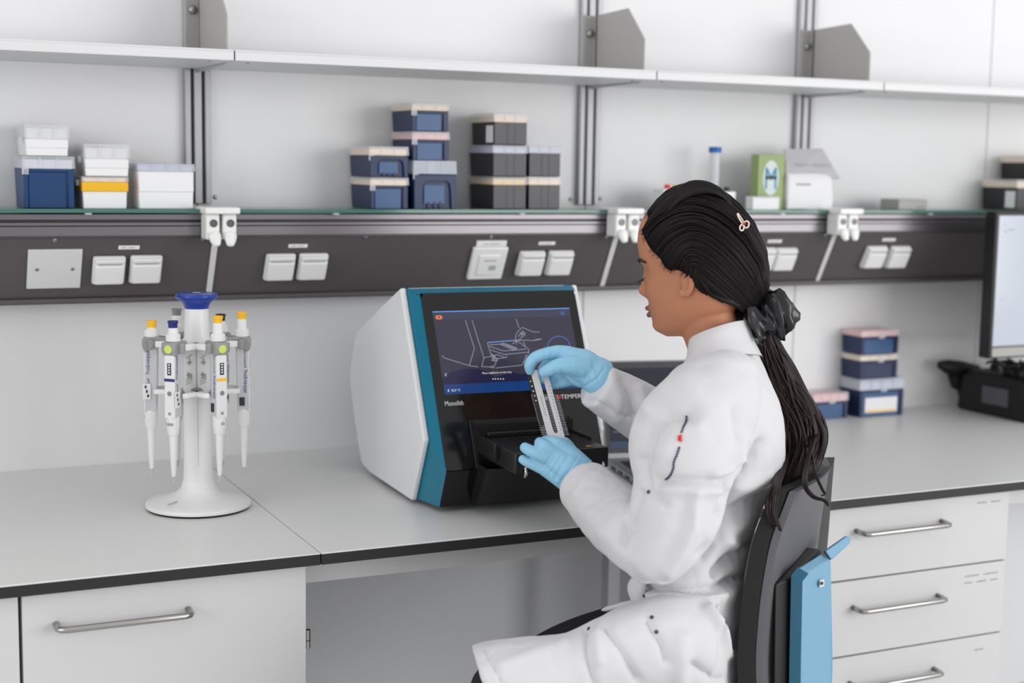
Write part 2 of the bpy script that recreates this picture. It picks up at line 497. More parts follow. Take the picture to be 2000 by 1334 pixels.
pbox(do - _pv * 0.002, 0.026, 0.026, 0.0095, 0.013, 0.002).build('insert', 'socket_white', t, bevel=0.0015)
pbox(do + UX * 0.010 - _pv * 0.008, 0.008, 0.006, 0.0115, 0.0135).build('port', 'socket_seam', t)
pbox(do + UX * 0.002 + _pv * 0.010, 0.014, 0.0012, 0.0125, 0.0134).build('printed_word', 'ink_grey', t)
pbox(do + _pv * 0.0475, 0.035, 0.0065, 0.0, 0.006).build('label_holder', 'label_white', t, bevel=0.001)
for k in (-0.4, 0.0, 0.35):
    pbox(do + _pv * 0.0475 + UX * 0.035 * k, 0.006, 0.0009, 0.006, 0.0062).build('printed_word', 'ink_grey', t)

# glass shelf ---------------------------------------------------------------
GZ0, GZ1, GY = 1.2665, 1.2735, 2.812
def glass(x0, x1, label):
    t = thing('glass_shelf', label, 'shelf', ((x0 + x1) / 2, GY, GZ0), 'green edged glass shelves on the channel')
    MB().box(x0, x1, GY + 0.003, WALL - 0.03, GZ0, GZ1).build('pane', 'glass_green', t)
    MB().box(x0, x1, GY, GY + 0.003, GZ0, GZ1).build('front_edge', 'glass_edge', t)
    for k in (0.25, 0.75):
        xs = x0 + (x1 - x0) * k
        MB().box(xs - 0.006, xs + 0.006, GY - 0.001, GY + 0.02, GZ0 - 0.004, GZ0 - 0.0002).build('support_clip', 'rail_alu', t, bevel=0.001, seg=1)
glass(-0.18, 0.668, 'green edged glass shelf carrying the white and yellow tip boxes')
glass(0.734, 1.566, 'green edged glass shelf carrying the blue and black tip boxes')
glass(1.634, 2.166, 'green edged glass shelf behind the head, carrying the green carton')
glass(2.234, 3.2, 'green edged glass shelf at the right, carrying the small grey box')

# tap blocks ----------------------------------------------------------------
def tap_block(x, label):
    t = thing('tap_block', label, 'tap', (x, 2.83, 1.205), 'white double service taps')
    MB().box(x - 0.034, x + 0.034, 2.768, 2.86, 1.2655, 1.2785).build('top_cap', 'tap_white', t, bevel=0.003)
    for k, sx in enumerate((-0.0165, 0.0165)):
        c = x + sx
        b = MB().box(c - 0.0135, c + 0.0135, 2.782, 2.826, 1.216, 1.2655).build('valve_body', 'tap_white', t, bevel=0.004, seg=3)
        MB().lathe([(0.0075, 0), (0.0075, -0.0016), (0.0058, -0.0016), (0.0052, -0.0006)], (c + 0.001, 2.782, 1.2475), 20, (0, 1, 0)).build('port_ring', 'tap_hole', b, smooth='auto')
        # lever knob hanging below, turned a little
        ang = (0.35, -0.25)[k]
        d = np.array([math.sin(ang) * 0.5, -0.35, -1.0]); d /= np.linalg.norm(d)
        st = np.array([c + 0.001, 2.781, 1.229])
        u = np.cross(d, (0, 1, 0)); u /= np.linalg.norm(u); n = np.cross(d, u)
        prof = [(0.0, 0.0115, 0.010), (0.007, 0.0130, 0.010), (0.016, 0.0115, 0.008), (0.024, 0.0080, 0.006), (0.027, 0.006, 0.005)]
        rs = [[st + d * s + u * a * math.cos(q) + n * bb * math.sin(q) for q in [2 * math.pi * i / 8 + 0.39 for i in range(8)]] for s, a, bb in prof]
        MB().rings(rs).build('lever_knob', 'tap_white', t, bevel=0.002)
    return t
tap_block(0.70, 'white double tap block above the pipette stand')
tap_block(1.60, 'white double tap block just left of the forehead')
tap_block(2.20, 'white double tap block below the white bag, right of the head')

# worktop and cabinets --------------------------------------------------------
def worktop(x0, x1, label):
    t = thing('worktop', label, 'worktop', ((x0 + x1) / 2, FRONT, 0.731), 'pale laboratory worktops')
    x0 += 0.0008; x1 -= 0.0008
    MB().box(x0, x1, FRONT + 0.0005, WALL - 0.001, 0.7475, TOP).build('surface', 'counter_white', t, bevel=0.0006, seg=1)
    MB().box(x0, x1, FRONT, WALL - 0.001, 0.7305, 0.7474).build('core_edge', 'counter_edge', t, bevel=0.0006, seg=1)
worktop(-1.1, 0.702, 'pale worktop with black edge carrying the pipette stand')
worktop(0.702, 1.60, 'pale worktop with black edge carrying the blue and white instrument')
worktop(1.60, 3.4, 'pale worktop with black edge at right, carrying boxes and monitor')

def bar_handle(x0, x1, z, yf, parent):
    dz = 0.0
    p = [(x0, yf, z), (x0, yf - 0.020, z - 0.001), (x0 + 0.003, yf - 0.027, z - 0.001), (x0 + 0.012, yf - 0.030, z - 0.001),
         (x1 - 0.012, yf - 0.030, z - 0.001), (x1 - 0.003, yf - 0.027, z - 0.001), (x1, yf - 0.020, z - 0.001), (x1, yf, z)]
    return MB().tube(p, 0.0052, 12).build('handle', 'handle_steel', parent, smooth=True)
YF = 2.19
t = thing('base_cabinet', 'white base cabinet door with steel bar handle below the pipette stand', 'cabinet', (0.46, YF, 0))
MB().box(0.248, 0.682, YF + 0.019, 2.85, 0.10, 0.7303).build('carcass', 'cabinet_white', t)
d = MB().box(0.2485, 0.6835, YF, YF + 0.018, 0.10, 0.7285).build('door', 'cabinet_white', t, bevel=0.001, seg=1)
bar_handle(0.297, 0.494, 0.677, YF, d)
hg = MB().tube([(0.688, YF + 0.006, 0.588), (0.688, YF + 0.006, 0.618)], 0.0045, 12)
hg.build('hinge', 'handle_steel', d, smooth='auto')
MB().tube([(0.688, YF + 0.006, 0.6), (0.688, YF + 0.006, 0.6012)], 0.005, 12).build('hinge_seam', 'gap_dark', d)
t = thing('base_cabinet', 'white base cabinet cut off by the left edge, left of the dark gap', 'cabinet', (-0.1, YF, 0))
MB().box(-0.6, 0.240, YF + 0.019, 2.85, 0.10, 0.7303).build('carcass', 'cabinet_white', t)
MB().box(-0.6, 0.2435, YF, YF + 0.018, 0.10, 0.7285).build('door', 'cabinet_white', t, bevel=0.001, seg=1)
# knee space
t = thing('knee_space_frame', 'white apron rail and grey panels of the knee space below the instrument', 'bench frame', (1.2, 2.3, 0))
MB().box(0.6845, 1.694, 2.235, 2.262, 0.683, 0.7303).build('apron_rail', 'cabinet_white', t, bevel=0.001, seg=1)
MB().box(0.6845, 1.694, 2.84, 2.852, 0.0, 0.7303).build('back_panel', 'cabinet_grey', t)
MB().box(1.47, 1.50, 2.60, 2.63, 0.0, 0.7303).build('leg', 'rail_alu', t, bevel=0.002)
# drawer unit
t = thing('drawer_unit', 'white drawer unit with three steel bar handles at right', 'cabinet', (1.93, YF, 0))
MB().box(1.696, 2.168, YF + 0.019, 2.85, 0.10, 0.7303).build('carcass', 'cabinet_white', t)
DX0, DX1 = 1.6965, 2.1695
for k, (za, zb) in enumerate(((0.5835, 0.7285), (0.4315, 0.5805), (0.2785, 0.4285), (0.11, 0.2755))):
    d = MB().box(DX0, DX1, YF, YF + 0.018, za, zb).build('drawer_front', 'cabinet_white', t, bevel=0.001, seg=1)
    bar_handle(1.783, 1.993, zb - (0.0495, 0.0535, 0.0535, 0.05)[k], YF, d)
    rows = {0: [(0.0225, [0.026, 0.026])], 1: [(0.024, [0.040, 0.040]), (0.038, [0.022, 0.026, 0.022])], 2: [(0.030, [0.028])], 3: []}[k]
    for dz, words in rows:
        xx = (2.085, 2.062, 2.098, 2)[k]
        row = MB()
        for wd in words:
            nl = int(wd / 0.0042)
            for q in range(nl):
                row.box(xx + q * 0.0042, xx + q * 0.0042 + 0.003, YF - 0.0003, YF, zb - dz, zb - dz + (0.0036 if (q * 7 + k) % 3 == 0 else 0.0026))
            xx += wd + 0.010
        row.build('printed_label', 'ink_grey', d)
# side leg frame right of the drawers
t = thing('knee_space_frame', 'white apron rail and grey back panel right of the drawer unit', 'bench frame', (2.6, 2.3, 0))
MB().box(2.172, 3.35, 2.235, 2.262, 0.683, 0.7303).build('apron_rail', 'cabinet_white', t, bevel=0.001, seg=1)
MB().box(2.172, 3.35, 2.84, 2.852, 0.0, 0.7303).build('back_panel', 'cabinet_grey', t)
# ================================================================== tip boxes
def tip_box(label, xl, xr, Yf, depth, yb, yl, yt, body, panel, lid, rack, z0=None, style='recess', group=None, latch='left', sticker=None, collar=None):
    x0, x1 = at_Y(xl, yb, Yf)[0], at_Y(xr, yb, Yf)[0]
    zb = at_Y(xl, yb, Yf)[2] if z0 is None else z0
    zl, zt = at_Y(xl, yl, Yf)[2], at_Y(xl, yt, Yf)[2]
    cxm = (x0 + x1) / 2
    t = thing('tip_box', label, 'box', (cxm, Yf + depth / 2, zb), group)
    i = 0.002
    y0, y1 = Yf + 0.003, Yf + depth
    bot = [(x0 + i, y0 + 0.001, zb), (x1 - i, y0 + 0.001, zb), (x1 - i, y1 - i, zb), (x0 + i, y1 - i, zb)]
    top = [(x0, y0, zl), (x1, y0, zl), (x1, y1, zl), (x0, y1, zl)]
    MB().frustum(bot, top).build('body', body, t, bevel=0.0015)
    W, H = x1 - x0, zl - zb
    if collar:
        zk = at_Y(xl, collar[1], Yf)[2]
        MB().box(x0 - 0.0012, x1 + 0.0012, Yf - 0.0006, y1 + 0.001, zk, zl - 0.0002).build('rack_frame', collar[0], t, bevel=0.0015)
    e = 0.009 if W > 0.07 else 0.007
    if style == 'recess':
        fr = MB()
        fr.box(x0 + 0.0005, x0 + e, Yf, y0 + 0.002, zb + 0.001, zl - 0.001)
        fr.box(x1 - e * 1.3, x1 - 0.0005, Yf, y0 + 0.002, zb + 0.001, zl - 0.001)
        fr.box(x0 + e, x1 - e * 1.3, Yf, y0 + 0.002, zl - 0.006, zl - 0.001)
        fr.build('front_frame', body, t, bevel=0.0008, seg=1)
        MB().box(x0 + e + 0.001, x1 - e * 1.3 - 0.004, Yf + 0.0012, y0 + 0.002, zb + 0.001, zl - 0.0065).build('front_panel', panel, t, bevel=0.0006, seg=1)
    elif style == 'arch':
        a0, a1, ah = x0 + W * 0.20, x1 - W * 0.13, H * 0.80
        pts = [(x0 + 0.0005, zb), (x0 + 0.0005, zl - 0.001), (x1 - 0.0005, zl - 0.001), (x1 - 0.0005, zb), (a1 + 0.002, zb)]
        pts += [(a1, zb + ah * 0.7), (a1 - W * 0.03, zb + ah * 0.92), (a1 - W * 0.10, zb + ah), (a0 + W * 0.10, zb + ah), (a0 + W * 0.03, zb + ah * 0.92), (a0, zb + ah * 0.7), (a0 - 0.001, zb)]
        MB().prism(pts, (0, Yf - 0.002, 0), (1, 0, 0), (0, 0, 1), (0, 1, 0), 0.006).build('front_frame', body, t, bevel=0.0008, seg=1)
        MB().box(a0 + W * 0.05, a1 - W * 0.14, Yf + 0.0008, y0 + 0.002, zb + H * 0.16, zb + ah * 0.86).build('front_panel', 'box_panel', t)
        for k in range(3):
            xx = a0 + W * (0.12 + 0.14 * k)
            MB().box(xx, xx + W * 0.06, Yf + 0.0002, y0 + 0.002, zb + 0.002, zb + H * 0.22).build('grip_rib', body, t, bevel=0.001, seg=1)
    elif style == 'step':
        MB().box(x0 + 0.001, x1 - 0.001, Yf + 0.001, y0 + 0.002, zb + H * 0.45, zl - 0.001).build('front_step', panel, t, bevel=0.001, seg=1)
    elif style == 'ribbed':
        MB().box(x0 + 0.0012, x1 - 0.0012, Yf + 0.0010, y0 + 0.002, zb + 0.0012, zl - 0.0008).build('front_panel', panel, t, bevel=0.0006, seg=1)
        for fx in (0.40, 0.62):
            MB().box(x0 + W * fx, x0 + W * fx + 0.0022, Yf + 0.0002, Yf + 0.002, zb + 0.002, zl - 0.002).build('front_rib', panel, t)
    o = 0.0022
    if rack:
        MB().box(x0 + 0.0025, x1 - 0.0025, y0 + 0.0005, y1 - 0.003, zl - 0.002, zl + (zt - zl) * 0.72).build('tip_rack', rack, t, bevel=0.001, seg=1)
    ld = MB().frustum([(x0 - o, Yf - 0.0005, zl + 0.0003), (x1 + o, Yf - 0.0005, zl + 0.0003), (x1 + o, y1 + o, zl + 0.0003), (x0 - o, y1 + o, zl + 0.0003)],
                      [(x0 - o + 0.001, Yf + 0.0008, zt), (x1 + o - 0.001, Yf + 0.0008, zt), (x1 + o - 0.001, y1 + o - 0.001, zt), (x0 - o + 0.001, y1 + o - 0.001, zt)]).build('lid', lid, t, bevel=0.0012)
    nr = 2 if W < 0.1 else 3
    for k in range(nr):
        xx = x0 + W * (k + 1) / (nr + 1)
        MB().box(xx - 0.0012, xx + 0.0012, Yf - 0.0012, Yf + 0.001, zl + 0.002, zt - 0.002).build('lid_rib', lid, ld)
    if latch == 'left':
        MB().box(x0 - o, x0 + e + 0.001, Yf - 0.0016, Yf, zl - 0.011, zl + 0.002).build('latch', lid, ld, bevel=0.001, seg=1)
    elif latch == 'mid':
        xm = cxm + W * 0.03
        MB().prism([(-0.011, 0.003), (-0.0085, -0.0055), (0.0085, -0.0055), (0.011, 0.003)], (xm, Yf - 0.002, zl), (1, 0, 0), (0, 0, 1), (0, 1, 0), 0.002).build('latch', lid, ld)
    elif latch == 'side':
        MB().box(x0 - o - 0.006, x0 - o, Yf + 0.02, Yf + 0.034, zl - 0.008, zl + 0.004).build('latch', lid, ld, bevel=0.001, seg=1)
    if sticker == 'side':
        MB().box(x0 - 0.0012, x0 - 0.0001, Yf + 0.006, Yf + 0.040, zb + H * 0.10, zb + H * 0.85).build('sticker', 'label_white', t)
    if sticker == 'front':
        MB().box(x0 + W * 0.12, x1 - W * 0.15, Yf - 0.0008, Yf + 0.002, zb + H * 0.16, zb + H * 0.72).build('sticker', 'label_white', t, bevel=0.0004, seg=1)
        MB().box(x0 + W * 0.14, x1 - W * 0.17, Yf - 0.001, Yf, zb + H * 0.18, zb + H * 0.25).build('sticker_stripe', 'tips_yellow', t)
    return zt
G1 = 'pipette tip boxes on the glass shelf'
Y1 = 2.838
zA = tip_box('large blue tip box with frosted lid at the far left of the glass shelf', 46.6, 146, Y1, 0.13, 403, 329, 304, 'box_blue', 'box_blue', 'lid_clear', 'tips_pale', GZ1, group=G1)
zB = tip_box('small white tip box on top of the large blue one', 50, 135, Y1 + 0.004, 0.12, 303, 270, 241, 'box_white', 'box_white', 'lid_clear', 'box_white', zA + 0.0004, 'step', G1, 'side')
zD = tip_box('white tip box with yellow rack below its lid', 162, 250, Y1, 0.11, 404, 355, 344, 'box_white', 'box_white', 'lid_clear', 'tips_peach', GZ1, 'none', G1, 'side', None, ('box_yellow', 374))
tip_box('small white tip box with open lid flap stacked on the yellow one', 166, 253, Y1 + 0.002, 0.11, 343, 309, 280, 'box_white', 'box_white', 'lid_clear', 'box_white', zD + 0.0004, 'step', G1, 'side')
tip_box('wide white tip box beside the first shelf rail', 271, 380, Y1, 0.09, 403, 334, 319, 'box_white', 'box_white', 'lid_frost', 'tips_pale', GZ1, 'step', G1, None)
zF = tip_box('navy tip box with peach tips, bottom of the left pair', 724, 797, Y1, 0.125, 405.5, 362, 346, 'box_navy', 'box_panel', 'lid_clear', 'tips_peach', GZ1, group=G1)
tip_box('navy tip box with arched grip, top of the left pair', 722, 797, Y1, 0.125, 345, 303, 285, 'box_navy', 'box_navy', 'lid_clear', 'tips_peach', zF + 0.0004, 'arch', G1)
zG = tip_box('navy tip box with arched grip, bottom of the tallest blue stack', 808, 890, Y1, 0.125, 405.5, 340, 313, 'box_navy', 'box_navy', 'lid_frost', None, GZ1, 'arch', G1)
zH = tip_box('navy tip box with pink tips, middle of the tallest blue stack', 806, 877, Y1 + 0.002, 0.12, 312, 272, 256, 'box_navy', 'box_panel', 'lid_clear', 'tips_pink', zG + 0.0004, group=G1)
tip_box('navy tip box with cream lid, top of the tallest blue stack', 805, 876, Y1 + 0.002, 0.12, 256, 215, 200, 'box_navy', 'box_panel', 'lid_clear', 'tips_peach', zH + 0.0004, group=G1)
zK = tip_box('black tip box with yellow tips, bottom left of the black stack', 963, 1028, Y1, 0.125, 405.5, 361, 345, 'box_black', 'box_black_panel', 'lid_clear', 'tips_yellow', GZ1, 'ribbed', G1, None)
zK2 = tip_box('black tip box with lilac lid, middle of the black stack', 963, 1029, Y1, 0.125, 344, 299, 283, 'box_black', 'box_black_panel', 'lid_frost', 'tips_pale', zK + 0.0004, 'ribbed', G1, None)
tip_box('black tip box with white side sticker, top of the black stack', 965, 1030, Y1, 0.12, 282, 238, 220, 'box_black', 'box_black_panel', 'lid_clear', 'tips_peach', zK2 + 0.0004, 'ribbed', G1, None, 'side')
zL = tip_box('black tip box with cream lid, bottom right of the black stack', 1032, 1094, Y1, 0.125, 406, 361, 345, 'box_black', 'box_black_panel', 'lid_clear', 'tips_peach', GZ1, 'ribbed', G1, None)
tip_box('black tip box with lilac lid, upper right of the black stack', 1033, 1095, Y1, 0.125, 344, 299, 284, 'box_black', 'box_black_panel', 'lid_frost', 'tips_pale', zL + 0.0004, 'ribbed', G1, None)
zM = tip_box('black tip box with white label at the right edge, above the monitor', 1985, 2060, Y1, 0.125, 405, 367, 351, 'box_black', 'box_black_panel', 'lid_clear', 'tips_peach', GZ1, 'ribbed', G1, None, 'side')
tip_box('black tip box stacked highest at the right edge', 2022, 2095, Y1, 0.125, 350, 318, 303, 'box_black', 'box_black_panel', 'lid_clear', 'tips_peach', zM + 0.0004, 'ribbed', G1, None)
G2 = 'tip boxes on the worktop at right'
zR = tip_box('navy tip box with white sticker, bottom of the stack on the worktop', 1678, 1763, 2.892, 0.08, 815, 764, 742, 'box_navy', 'box_panel', 'lid_frost', 'tips_pale', TOP, 'recess', G2, 'mid', 'front')
zS = tip_box('navy tip box with cream lid, middle of the stack on the worktop', 1680, 1752, 2.894, 0.078, 741, 706, 694, 'box_navy', 'box_navy', 'lid_clear', 'tips_peach', zR + 0.0004, 'recess', G2, 'mid')
tip_box('navy tip box with pink lid, top of the stack on the worktop', 1682, 1754, 2.894, 0.078, 693, 659, 646, 'box_navy', 'box_panel', 'lid_clear', 'tips_pink', zS + 0.0004, 'recess', G2, 'mid')
tip_box('low navy tip box with pink lid beside the stack, half behind the hair', 1588, 1655, 2.905, 0.07, 818, 787, 770, 'box_navy', 'box_panel', 'lid_clear', 'tips_pink', TOP, 'recess', G2, 'mid')

# ================================================================== small things on the glass shelf behind the head
def flat_box(name, label, cat, xl, xr, Yf, depth, yb, yt, m_, z0=GZ1):
    x0, x1 = at_Y(xl, yb, Yf)[0], at_Y(xr, yb, Yf)[0]
    zt = at_Y(xl, yt, Yf)[2]
    t = thing(name, label, cat, ((x0 + x1) / 2, Yf + depth / 2, z0))
    MB().box(x0, x1, Yf, Yf + depth, z0, zt).build('body', m_, t, bevel=0.002)
    return t, x0, x1, zt
t, x0, x1, zt = flat_box('small_box', 'small flat grey box alone on the right glass shelf', 'box', 1755, 1811, 2.845, 0.07, 407, 389, 'plate_grey')
MB().box(x1 - 0.03, x1 - 0.012, 2.8442, 2.846, GZ1 + 0.005, GZ1 + 0.010).build('printed_word', 'ink_grey', t)
MB().box(x0 - 0.0002, x1 + 0.0002, 2.8446, 2.916, zt - 0.006, zt - 0.005).build('lid_seam', 'ink_grey', t)
t, x0, x1, zt = flat_box('small_box', 'small white carton in front of the green carton', 'box', 1470, 1522, 2.822, 0.03, 407, 384, 'paper_white')
MB().box(x0 + 0.004, x1 - 0.004, 2.8215, 2.8222, zt - 0.003, zt - 0.0022).build('lid_seam', 'ink_grey', t)
# green carton with a big M
x0, x1 = at_Y(1479, 400, 2.856)[0], at_Y(1522, 400, 2.856)[0]
t = thing('green_carton', 'green carton with pale oval and blue letter M behind the head', 'box', ((x0 + x1) / 2, 2.89, GZ1))
xg1 = at_Y(1530, 400, 2.856)[0]; zt = at_Y(1500, 302, 2.856)[2]
MB().box(x0, xg1, 2.856, 2.888, GZ1, zt).build('carton', 'green_box', t, bevel=0.0012)
zc = (GZ1 + 0.02 + zt) / 2; xc = (x0 + xg1) / 2 - 0.002
ov = [(xc + 0.0225 * math.cos(a), zc + 0.041 * math.sin(a)) for a in [2 * math.pi * i / 28 for i in range(28)]]
MB().prism(ov, (0, 2.8550, 0), (1, 0, 0), (0, 0, 1), (0, 1, 0), 0.001).build('oval', 'logo_oval', t)
text('M', 'lettering', 'logo_teal', t, (xc, 2.8542, zc - 0.026), (1, 0, 0), (0, 0, 1), 0.074, 'CENTER', xscale=0.66)
MB().box(xc - 0.016, xc + 0.016, 2.8538, 2.8545, zc - 0.003, zc + 0.004).build('printed_word', 'ink_dark', t)
# white bag with a folded paper on top
bx0, bx1 = at_Y(1530, 400, 2.86)[0], at_Y(1618, 400, 2.86)[0]
t = thing('paper_bag', 'white paper bag with grey printed flap right of the green carton', 'bag', ((bx0 + bx1) / 2, 2.89, GZ1))
zt = at_Y(1535, 345, 2.85)[2]
rings_ = []
for k, (zz, ex, ey) in enumerate(((GZ1, 0.0, 0.0), (GZ1 + 0.025, 0.003, 0.001), (GZ1 + 0.05, -0.001, 0.002), (zt, -0.004, 0.001), (zt + 0.008, -0.010, -0.006))):
    x_0, x_1, y_0, y_1 = bx0, bx1 + ex, 2.846 - ey, 2.90 + ey * 0.3
    rings_.append([(x_0 + (x_1 - x_0) * fx, y_0 + (y_1 - y_0) * fy, zz + 0.0015 * math.sin(7 * fx + 5 * fy + k)) for fx, fy in
                   ((0, 0), (0.33, -0.02), (0.66, 0.015), (1, 0), (1.01, 0.5), (1, 1), (0.5, 1), (0, 1), (0, 0.5))])
MB().rings(rings_).build('bag_body', 'paper_white', t, bevel=0.003, angle=50)
flap = [at_Y(1533, 291, 2.885), at_Y(1606, 290, 2.885), at_Y(1642, 350, 2.86), at_Y(1600, 349, 2.846), at_Y(1536, 352, 2.846)]
fl = MB()
A = [np.array(p) for p in flap]; B = [p + np.array([0, 0.004, 0]) for p in A]
fl.add(A + B, [(0, 1, 2, 3, 4), (9, 8, 7, 6, 5)] + [(i, 5 + i, 5 + (i + 1) % 5, (i + 1) % 5) for i in range(5)])
fl.build('printed_flap', 'paper_grey', t)
for (xa, ya, xb) in ((1556, 321, 1580), (1590, 322, 1622)):
    p, q = at_Y(xa, ya, 2.859), at_Y(xb, ya, 2.859)
    MB().box(p[0], q[0], 2.857, 2.860, p[2] - 0.001, p[2] + 0.0008).build('printed_word', 'ink_grey', t)
p, q = at_Y(1555, 360, 2.8455), at_Y(1582, 360, 2.8455)
MB().box(p[0], q[0], 2.8425, 2.8452, p[2] - 0.002, p[2] + 0.002).build('printed_word', 'ink_grey', t)
# centrifuge tubes and reagent racks
def tube_thing(label, x, yt, capc, Yc=2.90, lean=0.0):
    tp = at_Y(x, yt, Yc)
    t = thing('centrifuge_tube', label, 'tube', (tp[0], Yc, GZ1))
    h = tp[2] - GZ1
    MB().lathe([(0.004, 0.0005), (0.011, 0.014), (0.0115, h - 0.012), (0.0115, h - 0.010)], (tp[0], Yc, GZ1), 20).build('tube', 'tube_clear', t, smooth='auto')
    MB().lathe([(0.0, h - 0.013), (0.0148, h - 0.013), (0.0152, h - 0.001), (0.0135, h), (0.0, h)], (tp[0], Yc, GZ1), 24).build('screw_cap', capc, t, smooth='auto')
tube_thing('clear centrifuge tube with bright blue cap above the head', 1397, 287, 'cap_blue')
def rack(label, xl, xr, yt, Yf, caps):
    x0, x1 = at_Y(xl, 400, Yf)[0], at_Y(xr, 400, Yf)[0]
    zt = at_Y(xl, yt, Yf)[2]
    t = thing('reagent_rack', label, 'rack', ((x0 + x1) / 2, Yf + 0.03, GZ1))
    MB().box(x0, x1, Yf, Yf + 0.05, GZ1, zt).build('block', 'box_white', t, bevel=0.002)
    for fx, c in caps:
        MB().lathe([(0.0, 0), (0.007, 0), (0.007, 0.009), (0.005, 0.011), (0.0, 0.011)], (x0 + (x1 - x0) * fx, Yf + 0.02, zt - 0.001), 14).build('vial_cap', c, t, smooth='auto')
rack('white reagent rack with red and green vial caps peeking over the head', 1296, 1372, 369, 2.85, ((0.2, 'logo_red'), (0.42, 'dot_green'), (0.68, 'btn_black'), (0.9, 'btn_black')))
rack('white reagent block with black cap at the back of the head', 1400, 1437, 374, 2.87, ((0.25, 'btn_black'), (0.75, 'btn_black')))

# ================================================================== pipette carousel
CC = np.array([0.596, 2.55, TOP])
_toc = np.array([-CC[0], -CC[1], 0]); _toc /= np.linalg.norm(_toc)      # towards the viewer
_rt = np.array([-_toc[1], _toc[0], 0]);
if _rt[0] < 0: _rt = -_rt
car = thing('pipette_carousel', 'white pipette carousel stand with round base and blue knob', 'pipette stand', CC)
MB().lathe([(0.0, 0.0), (0.089, 0.0), (0.0905, 0.002), (0.0905, 0.004), (0.0, 0.004)], CC, 56).build('rubber_foot', 'rubber_black', car, smooth='auto')
MB().lathe([(0.0, 0.004), (0.0925, 0.004), (0.0935, 0.007), (0.0925, 0.0105), (0.088, 0.013), (0.072, 0.0165), (0.055, 0.021), (0.040, 0.0275), (0.031, 0.036), (0.027, 0.050), (0.0, 0.050)], CC, 64).build('base', 'plastic_white', car, smooth='auto')
MB().lathe([(0.0, 0.04), (0.0268, 0.046), (0.0252, 0.08), (0.0245, 0.14), (0.0245, 0.205), (0.0, 0.205)], CC, 40).build('column', 'plastic_white', car, smooth='auto')
MB().box(-0.0004, 0.0004, -0.0252, -0.024, 0.05, 0.2).build('column_seam', 'carousel_grey', car).data.transform(basis(CC, _rt, -_toc, (0, 0, 1)))
MB().lathe([(0.0, 0.296), (0.0275, 0.298), (0.0232, 0.306), (0.0218, 0.316), (0.0205, 0.362), (0.0, 0.362)], CC, 40).build('neck', 'plastic_white', car, smooth='auto')
MB().lathe([(0.0, 0.358), (0.0208, 0.358), (0.0222, 0.364), (0.026, 0.370), (0.0335, 0.3745), (0.0365, 0.378), (0.0370, 0.381), (0.0355, 0.384), (0.029, 0.3858), (0.0, 0.3865)], CC, 48).build('lifting_knob', 'knob_blue', car, smooth='auto')
MB().box(-0.0065, 0.0065, -0.0075, -0.0035, 0.3862, 0.3868).build('knob_label', 'dot_green', car).data.transform(basis(CC, _rt, -_toc, (0, 0, 1)))
def radial(phi):
    e = _toc * math.cos(phi) + _rt * math.sin(phi)
    tt = -_toc * math.sin(phi) + _rt * math.cos(phi)
    return e, tt
PH = [math.radians(a) for a in (-31, 27, 87, 147, -153, -93)]
_hub = []
for z, r in ((0.207, 0.034), (0.222, 0.046), (0.296, 0.047), (0.302, 0.040)):
    ring = []
    for k in range(6):
        e, tt = radial(math.radians(-2 + 60 * k))
        ring.append(CC + e * r * 0.72 + np.array([0, 0, z]))
        e, tt = radial(math.radians(28 + 60 * k))
        ring.append(CC + e * r + np.array([0, 0, z]))
    _hub.append(ring)
MB().rings(_hub).build('hub', 'plastic_white', car, bevel=0.001, seg=1)
for k in range(6):
    # grey divider fin in each bay notch and a white hook arm above and below every place
    e, tt = radial(math.radians(-2 + 60 * k))
    MB().prism([(0.020, 0.2065), (0.0345, 0.209), (0.0345, 0.221), (0.020, 0.236)], CC - tt * 0.010, e, (0, 0, 1), tt, 0.020).build('bay_notch', 'pipette_grey', car, bevel=0.001, seg=1)
    MB().prism([(0.030, 0.215), (0.0350, 0.215), (0.0350, 0.302), (0.030, 0.302)], CC - tt * 0.0005, e, (0, 0, 1), tt, 0.001).build('bay_seam', 'pipette_grey', car)
    ep, tp = radial(PH[k])
    for sgn in (-1, 1):
        a0 = CC + ep * 0.035 + tp * 0.0125 * sgn; 
        def arm(z0, z1, r1, w1):
            pts = [(0.032, 0.014 * sgn), (0.032, 0.030 * sgn), (r1, (0.0155 + w1) * sgn), (r1 + 0.006, 0.0155 * sgn), (r1, 0.0125 * sgn)]
            return MB().prism(pts, CC + np.array([0, 0, z0]), ep, tp, (0, 0, 1), z1 - z0)
        arm(0.291, 0.302, 0.068, 0.006).build('upper_arm', 'plastic_white', car, bevel=0.002)
        arm(0.208, 0.217, 0.070, 0.007).build('lower_arm', 'plastic_white', car, bevel=0.002)
    e2, t2 = radial(math.radians(-2 + 60 * k + 13)); 
